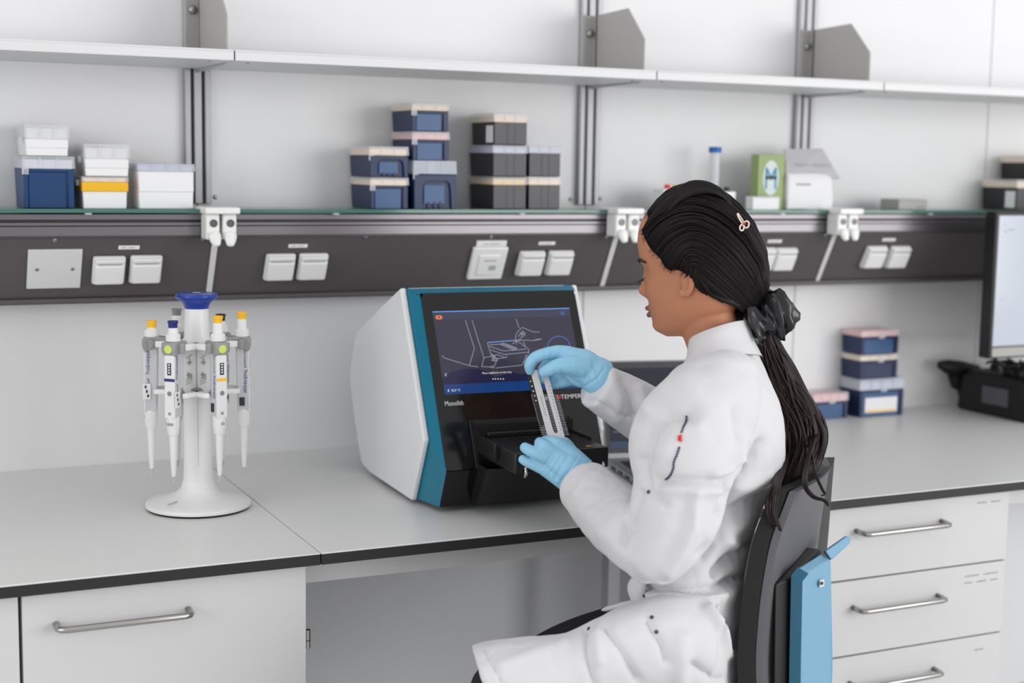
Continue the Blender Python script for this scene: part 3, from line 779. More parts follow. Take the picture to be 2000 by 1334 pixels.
# pictograms on the two front bays
for sgn in (-1, 1):
    e, tt = radial(math.radians(-2 + 15 * sgn))
    eA, _ = radial(math.radians(-2)); eB, _ = radial(math.radians(-2 + 30 * sgn))
    pA, pB = CC + eA * 0.0345 + _toc * 0, CC + eB * 0.0475
    ux = (pB - pA) * sgn; L = np.linalg.norm(ux); ux /= L
    n = np.cross(ux, (0, 0, 1)); n = n if n @ _toc > 0 else -n
    o_ = (pA + pB) / 2 + n * 0.0006
    m_ = MB()
    def st(x0_, z0_, x1_, z1_, w=0.0005):
        a, b = o_ + ux * x0_ + np.array([0, 0, z0_]), o_ + ux * x1_ + np.array([0, 0, z1_])
        m_.tube([a, b], w, 5)
    for dz in (0.0, 0.0045, 0.009):
        st(-0.006, 0.228 + dz, 0.005, 0.233 + dz)
    st(-0.005, 0.245, 0.004, 0.245, 0.0012); st(-0.002, 0.240, -0.002, 0.250, 0.0009); st(0.002, 0.238, 0.002, 0.247, 0.0007)
    st(-0.004, 0.266, 0.004, 0.267, 0.0011); st(0.0, 0.262, 0.0, 0.275, 0.0009); st(-0.006, 0.274, 0.005, 0.281)
    m_.build('pictogram', 'ink_grey', car)
text('eppendorf', 'lettering', 'ink_dark', car, CC + _toc * 0.066 - _rt * 0.052 + np.array([0, 0, 0.0200]), _rt * 0.6 - _toc * 0.8 , _rt * -0.45 - _toc * 0.55 + np.array([0, 0, 0.3]), 0.0075)

def pipette(k, label, cap, band, ztop, volume):
    e, tt = radial(PH[k])
    t = thing('pipette', label, 'pipette', CC + e * 0.078 + np.array([0, 0, 0.12]), 'pipettes hanging on the carousel')
    ax = CC + e * 0.078
    def L(a, b, z): return ax + e * a + tt * b + np.array([0, 0, z - TOP])
    zc = ztop
    MB().lathe([(0.0, zc - 0.0125), (0.0080, zc - 0.0125), (0.0080, zc - 0.005), (0.0092, zc - 0.003), (0.0090, zc), (0.0065, zc + 0.0003), (0.006, zc - 0.001), (0.0, zc - 0.001)], (ax[0], ax[1], 0), 24).build('push_button', cap, t, smooth='auto')
    zs = 1.0625
    MB().lathe([(0.0, zs - 0.004), (0.0125, zs - 0.004), (0.0125, zs + 0.007), (0.0105, zs + 0.009), (0.0088, zs + 0.010), (0.0082, zc - 0.012), (0.0, zc - 0.012)], (ax[0], ax[1], 0), 24).build('button_stem', 'pipette_white', t, smooth='auto')
    # grey finger hook with a side wing that rests on the carousel arms
    hk = MB()
    hk.prism([(-0.026, 1.047), (-0.026, 1.057), (-0.010, 1.0595), (0.008, 1.0590), (0.0155, 1.056), (0.0165, 1.046), (0.014, 1.0345), (0.009, 1.031), (-0.004, 1.040), (-0.012, 1.045)], ax - tt * 0.0125 - np.array([0, 0, TOP]), e, (0, 0, 1), tt, 0.025)
    h = hk.build('finger_hook', 'pipette_grey', t, bevel=0.003, seg=3)
    MB().prism([(-0.006, 1.040), (-0.006, 1.053), (0.004, 1.056), (0.004, 1.036)], ax - tt * 0.022 - np.array([0, 0, TOP]), e, (0, 0, 1), tt, 0.044).build('hook_wing', 'pipette_grey', h, bevel=0.003, seg=3)
    MB().lathe([(0.0, 0.0), (0.0072, 0.0), (0.0072, 0.0010), (0.0, 0.0013)], L(0.0158, 0, 1.0455), 22, e * 0.995 + np.array([0, 0, -0.09])).build('colour_dot', 'dot_green', t, smooth='auto')
    # body: white outer face, grey sides
    def rect(z, a0, a1, b): return [L(a0, -b, z), L(a1, -b, z), L(a1, b, z), L(a0, b, z)]
    zt_, zb_ = 1.046, 0.926
    MB().frustum(rect(zb_, -0.008, 0.0115, 0.0108), rect(zt_, -0.011, 0.0115, 0.0102)).build('body', 'pipette_side', t, bevel=0.0025, seg=3)
    MB().frustum(rect(zb_ - 0.001, 0.0108, 0.0138, 0.0102), rect(zt_ - 0.006, 0.0108, 0.0132, 0.0096)).build('face_plate', 'pipette_white', t, bevel=0.0012)
    MB().frustum(rect(0.9895, 0.0130, 0.0139, 0.0100), rect(0.9945, 0.0130, 0.0139, 0.0100)).build('colour_band', band, t)
    MB().frustum(rect(1.0005, 0.0128, 0.0138, 0.0038), rect(1.0215, 0.0126, 0.0136, 0.0038)).build('volume_window', 'ink_dark', t)
    for q in range(4):
        z_ = 1.0035 + 0.0046 * q
        MB().frustum(rect(z_, 0.0136, 0.01395, 0.0016), rect(z_ + 0.0026, 0.0135, 0.01385, 0.0016)).build('volume_digit', 'label_white', t)
    MB().lathe([(0.0, 0), (0.0042, 0), (0.0042, 0.0006), (0.0, 0.0006)], L(0.0134, 0, 0.9685), 18, e).build('round_mark', 'btn_grey', t)
    MB().frustum(rect(0.931, 0.0132, 0.0141, 0.0026), rect(0.936, 0.0132, 0.0141, 0.0026)).build('square_mark', 'ink_grey', t)
    for sgn in (-1, 1):
        ux = np.array([0, 0, -1.0]) if sgn > 0 else np.array([0, 0, 1.0])
        if sgn > 0:
            text('eppendorf', 'lettering', 'ink_blue', t, L(0.0035, 0.0107 * sgn, 1.034), (0, 0, -1), e, 0.0098)
            text('Research plus', 'lettering', 'ink_dark', t, L(0.0040, 0.0112 * sgn, 0.985), (0, 0, -1), e, 0.0058)
        else:
            text('eppendorf', 'lettering', 'ink_blue', t, L(0.0035, 0.0112 * sgn, 0.958), (0, 0, 1), e, 0.0098)
            text('Research plus', 'lettering', 'ink_dark', t, L(0.0040, 0.0109 * sgn, 1.003), (0, 0, 1), e, 0.0058)
    MB().box(-0.0045, 0.0045, -0.0125, -0.0105, 0.935, 0.950).build('serial_mark', 'ink_dark', t).data.transform(basis((ax[0], ax[1], 0), e, tt, (0, 0, 1)))
    # lower cone, shaft and metal end
    MB().lathe([(0.0, 0.928), (0.0112, 0.928), (0.0115, 0.910), (0.0105, 0.905), (0.0095, 0.8965), (0.0, 0.8965)], (ax[0] + e[0] * 0.003, ax[1] + e[1] * 0.003, 0), 24).build('ejector_sleeve', 'pipette_white', t, smooth='auto')
    text(volume, 'lettering', 'ink_dark', t, L(0.0148, 0, 0.9125), np.cross((0, 0, 1), e), (0, 0, 1), 0.0075, 'CENTER')
    MB().lathe([(0.0, 0.898), (0.0072, 0.898), (0.0060, 0.86), (0.0045, 0.832), (0.0036, 0.822), (0.0, 0.822)], (ax[0] + e[0] * 0.003, ax[1] + e[1] * 0.003, 0), 20).build('tip_cone', 'pipette_white', t, smooth='auto')
    MB().lathe([(0.0, 0.823), (0.0026, 0.823), (0.0022, 0.810), (0.0, 0.810)], (ax[0] + e[0] * 0.003, ax[1] + e[1] * 0.003, 0), 14).build('nozzle', 'carousel_grey', t, smooth='auto')
    return t, L, e, tt
def _ztop(k, x, y):
    e, tt = radial(PH[k]); p = CC + e * 0.078
    return at_Y(x, y, p[1])[2]
p0_ = pipette(0, 'pipette with dark blue button and blue band, front left of the carousel', 'btn_blue', 'btn_blue', _ztop(0, 354, 626), '1000')
p1_ = pipette(1, 'pipette with yellow button and yellow band, front right of the carousel', 'btn_yellow', 'btn_yellow', _ztop(1, 431, 617), '20')
pipette(2, 'pipette with tall yellow button at the right side of the carousel', 'btn_yellow', 'btn_yellow', _ztop(2, 460, 610), '200')
pipette(3, 'pipette with black button at the back right of the carousel', 'btn_black', 'btn_grey', _ztop(3, 413, 614), '2.5')
pipette(4, 'pipette with tall grey button at the back left of the carousel', 'btn_grey', 'btn_grey', _ztop(4, 338, 603), '10')
p5_ = pipette(5, 'pipette with yellow button at the left side of the carousel', 'btn_yellow', 'btn_yellow', _ztop(5, 304, 626), '100')
for (pp, sd, zz) in ((p0_, 1, 0.944), (p5_, 1, 0.948)):
    t, L, e, tt = pp
    m_ = MB()
    m_.frustum([L(0.002, sd * 0.0118, zz), L(0.016, sd * 0.0124, zz), L(0.016, sd * 0.0134, zz), L(0.002, sd * 0.0128, zz)],
               [L(0.002, sd * 0.0118, zz + 0.028), L(0.016, sd * 0.0124, zz + 0.028), L(0.016, sd * 0.0134, zz + 0.028), L(0.002, sd * 0.0128, zz + 0.028)])
    m_.build('inventory_sticker', 'label_white', t)
    for q in range(3):
        m2 = MB(); z_ = zz + 0.004 + q * 0.008
        m2.frustum([L(0.005 + q * 0.002, sd * 0.0132, z_), L(0.008 + q * 0.002, sd * 0.0132, z_), L(0.008 + q * 0.002, sd * 0.0138, z_), L(0.005 + q * 0.002, sd * 0.0138, z_)],
                   [L(0.005 + q * 0.002, sd * 0.0132, z_ + 0.005), L(0.008 + q * 0.002, sd * 0.0132, z_ + 0.005), L(0.008 + q * 0.002, sd * 0.0138, z_ + 0.005), L(0.005 + q * 0.002, sd * 0.0138, z_ + 0.005)])
        m2.build('sticker_print', 'ink_dark', t)
# ================================================================== the instrument
_th = math.radians(-2.0)
DW = np.array([math.cos(_th), math.sin(_th), 0.0]); DD = np.array([-math.sin(_th), math.cos(_th), 0.0]); DZ = np.array([0, 0, 1.0])
DP = at_Z(804, 976, 0.76); DP = np.array([DP[0], DP[1], 0.0])
def D(s, d, z): return DP + DW * s + DD * d + DZ * z
WD = 0.360
dev = thing('lab_instrument', 'white and teal benchtop instrument with black touchscreen front and open tray', 'instrument', D(WD / 2, 0.16, TOP))
side = [(0.072, 1.141), (0.20, 1.090), (0.333, 1.034), (0.350, 1.018), (0.385, 0.947), (0.384, 0.925), (0.359, 0.86), (0.312, 0.778), (0.300, 0.766), (0.25, 0.759), (0.003, 0.7575), (-0.060, 0.88)]
for s0, s1 in ((0.0, 0.012), (WD - 0.012, WD)):
    MB().prism(side, D(s0, 0, 0), DD, DZ, DW, s1 - s0).build('side_panel', 'dev_white', dev, bevel=0.004, seg=3)
# teal inner shell, slightly smaller than the cheeks
shell = [(0.075, 1.137), (0.330, 1.028), (0.378, 0.947), (0.355, 0.864), (0.298, 0.772), (0.25, 0.764), (0.010, 0.763), (-0.048, 0.88)]
MB().prism(shell, D(0.012, 0, 0), DD, DZ, DW, WD - 0.024).build('inner_shell', 'dev_teal', dev)
MB().prism([(0.086, 1.1395), (0.331, 1.0315), (0.331, 1.026), (0.086, 1.134)], D(0.02, 0, 0), DD, DZ, DW, WD - 0.04).build('top_cover', 'dev_white', dev, bevel=0.002)
# teal chamfer frame from the cheeks to the black front
BT, BC, BB = (0.0348, 1.1326), (-0.1080, 0.8323), (-0.0770, 0.7615)     # black front, (d, z): top, crease, bottom
ST, SC, SB = (0.070, 1.1395), (-0.058, 0.880), (0.003, 0.7600)
fs, es = 0.025, 0.0122
def quad_frame(sgn):
    so = (lambda s: s) if sgn > 0 else (lambda s: WD - s)
    m = MB()
    pts = [D(so(es), *ST), D(so(es), *SC), D(so(es), *SB), D(so(fs), *BT), D(so(fs), *BC), D(so(fs), *BB)]
    bk = [p + DD * 0.03 for p in pts]
    m.add(pts + bk, [(0, 1, 4, 3), (1, 2, 5, 4), (6, 9, 10, 7), (7, 10, 11, 8), (0, 3, 9, 6), (2, 8, 11, 5), (0, 6, 7, 1), (1, 7, 8, 2), (3, 4, 10, 9), (4, 5, 11, 10)])
    m.build('teal_frame', 'dev_teal', dev)
quad_frame(1); quad_frame(-1)
MB().frustum([D(es, 0.070, 1.1395), D(WD - es, 0.070, 1.1395), D(WD - es, 0.095, 1.130), D(es, 0.095, 1.130)][:4],
             [D(fs - 0.004, BT[0] + 0.001, BT[1] + 0.0005), D(WD - fs + 0.004, BT[0] + 0.001, BT[1] + 0.0005), D(WD - fs + 0.004, 0.09, 1.110), D(fs - 0.004, 0.09, 1.110)]).build('teal_brow', 'dev_teal', dev)
# black glass front (tilted) with rounded upper corners
fv = np.array([0, BC[0] - BT[0], BC[1] - BT[1]]); FL = np.hypot(fv[1], fv[2])
FVd = (DD * fv[1] + DZ * fv[2]) / FL           # down the front
FN = np.cross(FVd, DW); FN = FN if FN @ np.array([0, -1, 0.2]) > 0 else -FN
F0 = D(0, *BT)
def FP(s, v, h=0.0): return F0 + DW * s + FVd * v + FN * h
rc = 0.012
outline = [(fs + rc, 0.0)]
outline = []
for a in range(0, 91, 15):
    q = math.radians(a); outline.append((fs + rc - rc * math.cos(q), rc - rc * math.sin(q)))
for a in range(0, 91, 15):
    q = math.radians(a); outline.append((WD - fs - rc + rc * math.sin(q), rc - rc * math.cos(q)))
op = (0.0845, 0.2755, 0.2495)            # tray opening: s0, s1, top v
outline += [(WD - fs, FL), (op[1], FL), (op[1], op[2]), (op[0], op[2]), (op[0], FL), (fs, FL)]
MB().prism(outline, FP(0, 0, -0.004), DW, FVd, FN, 0.0075).build('front_glass', 'dev_black', dev)
# lower black front, folding back under the crease
for a, b in ((fs, op[0]), (op[1], WD - fs)):
    MB().add([D(a, BC[0] - 0.003, BC[1]), D(b, BC[0] - 0.003, BC[1]), D(b, BB[0], BB[1]), D(a, BB[0], BB[1]),
           D(a, BC[0] + 0.02, BC[1]), D(b, BC[0] + 0.02, BC[1]), D(b, BB[0] + 0.02, BB[1]), D(a, BB[0] + 0.02, BB[1])],
          [(0, 3, 2, 1), (4, 5, 6, 7), (0, 1, 5, 4), (3, 7, 6, 2), (0, 4, 7, 3), (1, 2, 6, 5)]).build('lower_front', 'dev_black', dev)
# dark recess behind the tray
MB().box(op[0], op[1], -0.098, -0.05, 0.765, 0.910).build('recess', 'dev_black_matte', dev).data.transform(basis(DP, DW, DD, DZ))
fr = MB()
for (a, b, c, d_) in ((op[0] - 0.004, op[0] + 0.003, op[2] - 0.004, FL), (op[0] - 0.004, op[1] + 0.004, op[2] - 0.004, op[2] + 0.003), (op[1] - 0.003, op[1] + 0.004, op[2] - 0.004, FL)):
    A = [FP(a, d_, -0.004), FP(b, d_, -0.004), FP(b, c, -0.004), FP(a, c, -0.004)]
    fr.frustum(A, [p + FN * 0.011 for p in A])
fr.build('opening_frame', 'dev_black_matte', dev, bevel=0.0008, seg=1)
# sliding tray
tr = MB().box(0.095, 0.272, -0.250, -0.06, 0.851, 0.887).build('sample_tray', 'dev_tray', dev, bevel=0.003)
tr.data.transform(basis(DP, DW, DD, DZ))
MB().box(0.087, 0.095, -0.180, -0.06, 0.862, 0.891).build('tray_rail', 'dev_black_matte', dev, bevel=0.001).data.transform(basis(DP, DW, DD, DZ))
MB().box(0.272, 0.2745, -0.180, -0.06, 0.862, 0.891).build('tray_rail', 'dev_black_matte', dev, bevel=0.001).data.transform(basis(DP, DW, DD, DZ))
for k in range(5):
    MB().box(0.140 + k * 0.012, 0.145 + k * 0.012, -0.225, -0.12, 0.887, 0.8885).build('tray_groove', 'dev_black_matte', tr).data.transform(basis(DP, DW, DD, DZ))
MB().box(0.105, 0.262, -0.105, -0.08, 0.887, 0.896).build('rear_ledge', 'dev_black_matte', tr, bevel=0.002).data.transform(basis(DP, DW, DD, DZ))
MB().prism([(0.236, -0.236), (0.252, -0.233), (0.237, -0.228)], D(0, 0, 0.8871), DW, DD, DZ, 0.0006).build('warning_mark', 'warn_yellow', tr)
for s in (0.112, 0.258):
    pts = [D(s, -0.249, 0.862), D(s, -0.256, 0.861), D(s, -0.258, 0.856), D(s, -0.257, 0.850), D(s, -0.252, 0.846)]
    MB().tube(pts, 0.0028, 10).build('spring_clip', 'chrome', tr, smooth=True)
# folded-down flap under the tray
A = [(-0.156, 0.841), (-0.112, 0.770), (-0.102, 0.770), (-0.146, 0.841)]
MB().prism(A, D(0.086, 0, 0), DD, DZ, DW, 0.188).build('tray_flap', 'dev_black_matte', dev, bevel=0.001)
MB().prism([(-0.112, 0.770), (-0.154, 0.841), (-0.08, 0.845), (-0.08, 0.770)], D(0.083, 0, 0), DD, DZ, DW, 0.003).build('flap_cheek', 'dev_black_matte', dev)
for s in (0.03, WD - 0.06):
    for d_ in (0.02, 0.24):
        MB().box(s, s + 0.03, d_, d_ + 0.03, TOP + 0.0005, 0.764).build('foot', 'rubber_black', dev, bevel=0.002).data.transform(basis(DP, DW, DD, DZ))
# touch screen -----------------------------------------------------------
X0, X1, V0, V1 = 0.0423, 0.3178, 0.0366, 0.1938
H1, H2, H3 = 0.0037, 0.0039, 0.0042
def srect(nm, mt, a, b, c, d_, h, parent, th=0.0002):
    A = [FP(a, d_, h), FP(b, d_, h), FP(b, c, h), FP(a, c, h)]
    return MB().frustum(A, [p + FN * th for p in A]).build(nm, mt, parent)
scr = srect('touch_screen', 'scr_main', X0, X1, V0, V1, H1, dev)
srect('screen_header', 'scr_head', X0, X1, V0 + 0.001, V0 + 0.0155, H2, scr)
srect('header_line', 'scr_line', X0, X1, V0 - 0.0006, V0 + 0.0011, H3, scr)
srect('screen_footer', 'scr_bar', X0, X1, V1 - 0.0185, V1, H2, scr)
m = MB()
hill = [(X0, V1 - 0.0185), (X0, V1 - 0.030), (X0 + 0.02, V1 - 0.042), (X0 + 0.045, V1 - 0.047), (X0 + 0.07, V1 - 0.046), (X0 + 0.088, V1 - 0.040), (X0 + 0.102, V1 - 0.028), (X0 + 0.123, V1 - 0.033), (X0 + 0.14, V1 - 0.035), (X0 + 0.155, V1 - 0.031), (X0 + 0.172, V1 - 0.037), (X0 + 0.19, V1 - 0.026), (X1, V1 - 0.024), (X1, V1 - 0.0185)]
MB().prism(hill, FP(0, 0, H2), DW, FVd, FN, 0.0002).build('screen_backdrop', 'scr_low', scr)
# drawing, traced in screen pixels (zoomed frame 1856 x 1334 for 820..1140 x 580..810)
def SP(zx, zy):
    x, y = 820 + zx * 320 / 1856.0, 580 + zy * 230 / 1334.0
    p = at_plane(x, y, FP(0, 0, H3), FN)
    return p
def strokes(nm, mt, lines, r):
    m = MB()
    for ln in lines:
        P = [SP(*q) for q in ln]
        for a, b in zip(P[:-1], P[1:]):
            u = b - a; l = np.linalg.norm(u)
            if l < 1e-6: continue
            u /= l; sd = np.cross(u, FN) * r
            A = [a - sd - u * r * .5, b - sd + u * r * .5, b + sd + u * r * .5, a + sd - u * r * .5]
            m.frustum(A, [p + FN * 0.0002 for p in A])
    return m.build(nm, mt, scr)
strokes('line_drawing', 'scr_draw', [
    [(515, 262), (618, 582), (560, 778)], [(590, 262), (725, 690), (700, 790), (810, 792)], [(250, 665), (275, 690), (560, 778), (660, 792)],
    [(765, 520), (1090, 490), (1232, 590), (1232, 645)], [(765, 520), (812, 672)], [(785, 545), (905, 535)], [(790, 560), (950, 612), (1205, 590)],
    [(800, 600), (960, 652), (1235, 625)], [(725, 690), (880, 655), (980, 690)], [(812, 645), (860, 700), (960, 690)], [(860, 805), (1160, 772), (1215, 650)], [(1175, 745), (1205, 665)],
    [(885, 690), (835, 805), (800, 795), (830, 780)], [(815, 700), (840, 660), (880, 720), (815, 720), (850, 690)], [(820, 650), (850, 735)],
    [(905, 535), (1060, 600), (1100, 580), (950, 525), (905, 535)], [(930, 532), (1075, 592)], [(960, 530), (1090, 585)], [(980, 690), (985, 665)],
    [(1050, 532), (1100, 490), (1150, 470)], [(1085, 495), (1085, 440), (1110, 390), (1160, 345), (1280, 395), (1355, 398)],
    [(1100, 500), (1170, 487), (1280, 495), (1375, 478)], [(1290, 492), (1330, 480), (1375, 475)], [(1115, 450), (1145, 400), (1150, 440), (1165, 380), (1170, 430), (1190, 400), (1190, 435), (1140, 460)],
    [(1090, 250), (1125, 350)], [(1170, 500), (1195, 565)], [(1090, 490), (1098, 540)]], 0.00042)
strokes('grey_band', 'scr_circle', [[(770, 515), (1085, 492)]], 0.0009)
cpts = [(1575 + 128 * math.cos(a), 572 - 126 * math.sin(a)) for a in [math.pi * 2 * i / 48 for i in range(49)]]
strokes('blue_circle', 'scr_circle', [cpts], 0.0005)
ip = [(1616 + 20 * math.cos(a), 184 - 20 * math.sin(a)) for a in [math.pi * 2 * i / 20 for i in range(21)]]
strokes('info_icon', 'scr_circle', [ip, [(1616, 176), (1616, 194)], [(1610, 194), (1622, 194)]], 0.0003)
strokes('back_arrow', 'scr_text', [[(300, 865), (287, 880), (300, 897)]], 0.0004)
strokes('page_dots', 'scr_text', [[(x - 3, 929), (x + 3, 929)] for x in (829, 857, 886, 915, 945)], 0.0009)
strokes('thermometer', 'scr_text', [[(323, 1047), (323, 1064)], [(319, 1070), (327, 1070)]], 0.0007)
# orange camera badge
oc = SP(216, 231)
bd = [(0.0062 * (1 if math.cos(a) > 0 else -1) * (abs(math.cos(a)) ** 0.45), 0.0038 * (1 if math.sin(a) > 0 else -1) * (abs(math.sin(a)) ** 0.5)) for a in [2 * math.pi * i / 24 + 0.01 for i in range(24)]]
MB().prism(bd, oc, DW, FVd, FN, 0.0003).build('orange_badge', 'scr_orange', scr)
MB().lathe([(0, 0), (0.0016, 0), (0.0016, 0.0005), (0, 0.0005)], oc, 14, FN).build('badge_dot', 'scr_low', scr)
UPF = -FVd
text('Place capillaries on the tray', 'lettering', 'scr_text', scr, SP(874, 866), DW, UPF, 0.0052, 'CENTER')
text('25.0 °C', 'lettering', 'scr_text', scr, SP(355, 1071), DW, UPF, 0.0058)
def FQ(x, y): return at_plane(x, y, FP(0, 0, H1), FN)
text('Monolith', 'lettering', 'logo_white', dev, FQ(869, 793), DW, UPF, 0.0128, xscale=0.78)
lp = FQ(1094, 783)
sx = np.linalg.norm(FQ(1140, 775) - lp) / 0.0463
text('TEMPER', 'lettering', 'logo_white', dev, FQ(1096, 779), DW, UPF, 0.0115, xscale=1.04)
text('nan', 'lettering', 'logo_white', dev, FQ(1057, 780.5), DW, UPF, 0.0115, xscale=1.04)
rc_ = FQ(1091.5, 775.5)
MB().prism([(-0.0037, -0.0030), (0.0037, -0.0030), (0.0037, 0.0030), (-0.0037, 0.0030)], rc_, DW, FVd, FN, 0.0003).build('logo_square', 'logo_red', dev, bevel=0.0001)
MB().lathe([(0, 0), (0.0013, 0), (0.0013, 0.0006), (0, 0.0006)], rc_, 14, FN).build('logo_dot', 'dev_black', dev)

# ================================================================== laptop
LB = at_Z(1183, 898, TOP + 0.016)        # hinge, left end
LFr = at_Z(1246, 944, TOP + 0.012)
ly = np.array([LFr[0] - LB[0], LFr[1] - LB[1], 0]); ly /= np.linalg.norm(ly)      # towards the user
lx = np.array([-ly[1], ly[0], 0]);
lp = thing('laptop', 'open silver laptop with dark screen behind the lab coat', 'laptop', (LB[0], LB[1], TOP))
def LP_(a, b, z): return np.array([LB[0], LB[1], TOP]) + lx * a + ly * b + np.array([0, 0, z])
m = MB().frustum([LP_(0.002, 0.0, 0.003), LP_(0.343, 0.0, 0.003), LP_(0.343, 0.238, 0.003), LP_(0.002, 0.238, 0.003)],
                 [LP_(0, -0.002, 0.018), LP_(0.345, -0.002, 0.018), LP_(0.345, 0.24, 0.014), LP_(0, 0.24, 0.014)])
base = m.build('base', 'lap_alu', lp, bevel=0.002)
MB().frustum([LP_(0.022, 0.03, 0.0168), LP_(0.325, 0.03, 0.0168), LP_(0.325, 0.13, 0.0152), LP_(0.022, 0.13, 0.0152)],
             [LP_(0.022, 0.03, 0.0182), LP_(0.325, 0.03, 0.0182), LP_(0.325, 0.13, 0.0166), LP_(0.022, 0.13, 0.0166)]).build('keyboard', 'lap_key', base)
for k in range(4):
    MB().frustum([LP_(-0.0004, 0.04 + 0.045 * k, 0.007), LP_(0.0006, 0.04 + 0.045 * k, 0.007), LP_(0.0006, 0.04 + 0.045 * k + 0.022, 0.007), LP_(-0.0004, 0.04 + 0.045 * k + 0.022, 0.007)],
                 [LP_(-0.0004, 0.04 + 0.045 * k, 0.0115), LP_(0.0006, 0.04 + 0.045 * k, 0.0115), LP_(0.0006, 0.04 + 0.045 * k + 0.022, 0.0115), LP_(-0.0004, 0.04 + 0.045 * k + 0.022, 0.0115)]).build('port', 'lap_key', base)
tl = math.radians(14)
lu = -ly * math.sin(tl) + np.array([0, 0, 1]) * math.cos(tl)       # up the lid
ln = ly * math.cos(tl) + np.array([0, 0, 1]) * math.sin(tl)        # out of the screen
l0 = LP_(0, -0.003, 0.016)
LH = 0.205
def LS(a, v, h): return l0 + lx * a + lu * v + ln * h
A = [LS(0, 0, -0.007), LS(0.345, 0, -0.007), LS(0.345, LH, -0.007), LS(0, LH, -0.007)]
lid = MB().frustum(A, [p + ln * 0.007 for p in A]).build('screen_lid', 'lap_alu', lp, bevel=0.002)
A = [LS(0.003, 0.012, 0.0), LS(0.342, 0.012, 0.0), LS(0.342, LH - 0.003, 0.0), LS(0.003, LH - 0.003, 0.0)]
MB().frustum(A, [p + ln * 0.0006 for p in A]).build('bezel', 'lap_bezel', lid)
def lrect(nm, mt, a, b, c, d_, h):
    A = [LS(a, c, h), LS(b, c, h), LS(b, d_, h), LS(a, d_, h)]
    return MB().frustum(A, [p + ln * 0.0002 for p in A]).build(nm, mt, lid)
lrect('display', 'lap_screen', 0.012, 0.333, 0.022, LH - 0.016, 0.0007)
lrect('task_bar', 'lap_bar', 0.012, 0.333, 0.022, 0.036, 0.0009)
for k, (a, b) in enumerate(((0.02, 0.055), (0.028, 0.062), (0.02, 0.045), (0.20, 0.26), (0.21, 0.27))):
    lrect('display_text', 'lap_text', a, b, 0.055 + 0.012 * k, 0.0575 + 0.012 * k, 0.0009)

# ================================================================== monitor and black gear at the right edge
MY = 2.66
a_, b_ = at_Y(1946, 413, MY), at_Y(1950, 700, MY)
mx0, mz1, mz0 = a_[0], a_[2], b_[2]
mon = thing('monitor', 'black framed monitor with pale bright screen cut off by the right edge', 'monitor', (mx0 + 0.25, MY, TOP))
mz0s = mz0
MB().box(mx0, mx0 + 0.61, MY, MY + 0.035, mz0, mz1).build('housing', 'mon_black', mon, bevel=0.003)
sc = MB().box(mx0 + 0.011, mx0 + 0.599, MY - 0.0006, MY + 0.002, mz0 + 0.030, mz1 - 0.010).build('screen', 'mon_screen', mon)
MB().box(mx0 + 0.011, mx0 + 0.599, MY - 0.0007, MY + 0.002, mz0 + 0.004, mz0 + 0.026).build('lower_bezel', 'plate_grey', mon)
for (xa, ya, wx, hz) in ((0.016, 0.020, 0.004, 0.003), (0.018, 0.036, 0.005, 0.004), (0.028, 0.033, 0.022, 0.0018), (0.018, 0.20, 0.006, 0.002)):
    MB().box(mx0 + 0.011 + xa, mx0 + 0.011 + xa + wx, MY - 0.001, MY - 0.0005, mz1 - 0.010 - ya - hz, mz1 - 0.010 - ya).build('screen_mark', 'mon_mark', sc)
MB().box(mx0 + 0.33, mx0 + 0.40, MY + 0.03, MY + 0.06, TOP + 0.01, mz0 + 0.12).build('stand_neck', 'mon_black', mon, bevel=0.003)
MB().box(mx0 + 0.30, mx0 + 0.45, MY - 0.05, MY + 0.14, TOP + 0.0005, TOP + 0.012).build('stand_foot', 'mon_black', mon, bevel=0.003)
cb = [at_Y(1949, 640, MY + 0.035), at_Y(1940, 645, MY + 0.05), at_Y(1935, 665, MY + 0.05), at_Y(1938, 690, MY + 0.05), at_Y(1948, 706, MY + 0.06), at_Y(1962, 716, MY + 0.07)]
MB().tube(catmull(cb, 5), 0.0042, 8).build('cable', 'mon_black', mon, smooth=True)
gx = 2.69
gear = thing('equipment_case', 'black equipment case on the worktop below the monitor', 'case', (gx + 0.12, 2.8, TOP))
g = MB().prism([(2.668, TOP + 0.0005), (2.668, TOP + 0.085), (2.70, TOP + 0.105), (2.87, TOP + 0.112), (2.91, TOP + 0.09), (2.91, TOP + 0.0005)], (gx, 0, 0), (0, 1, 0), (0, 0, 1), (1, 0, 0), 0.19)
g.build('case_body', 'black_gear', gear, bevel=0.004)
MB().box(gx - 0.0015, gx + 0.002, 2.74, 2.83, TOP + 0.03, TOP + 0.075).build('side_panel', 'chair_grey', gear, bevel=0.001)
for k, (yy, zz) in enumerate(((2.70, 0.112), (2.75, 0.118), (2.80, 0.119), (2.86, 0.116))):
    MB().lathe([(0, 0), (0.012, 0), (0.012, 0.014), (0.009, 0.017), (0, 0.017)], (gx + 0.03 + 0.012 * k, yy, TOP + zz - 0.010), 16).build('dial', 'black_gear', gear, smooth='auto')
    MB().lathe([(0, 0), (0.004, 0), (0.004, 0.002), (0, 0.002)], (gx + 0.028 + 0.012 * k, yy - 0.008, TOP + zz + 0.0055), 10).build('dial_mark', 'chrome', gear)
hd = thing('camera_head', 'black camera head sticking out left of the equipment case', 'camera', (gx - 0.05, 2.915, TOP))
hp = [at_Y(1835, 712, 2.93), at_Y(1850, 716, 2.93), at_Y(1875, 722, 2.93), at_Y(1905, 730, 2.93)]
MB().tube(hp, [0.010, 0.019, 0.024, 0.024], 12).build('camera_body', 'black_gear', hd, smooth='auto')
MB().tube([at_Y(1862, 730, 2.93), at_Y(1868, 748, 2.93), at_Y(1888, 758, 2.93)], [0.016, 0.018, 0.016], 10).build('grip', 'black_gear', hd, smooth='auto')
q = at_Y(1872, 735, 2.93)
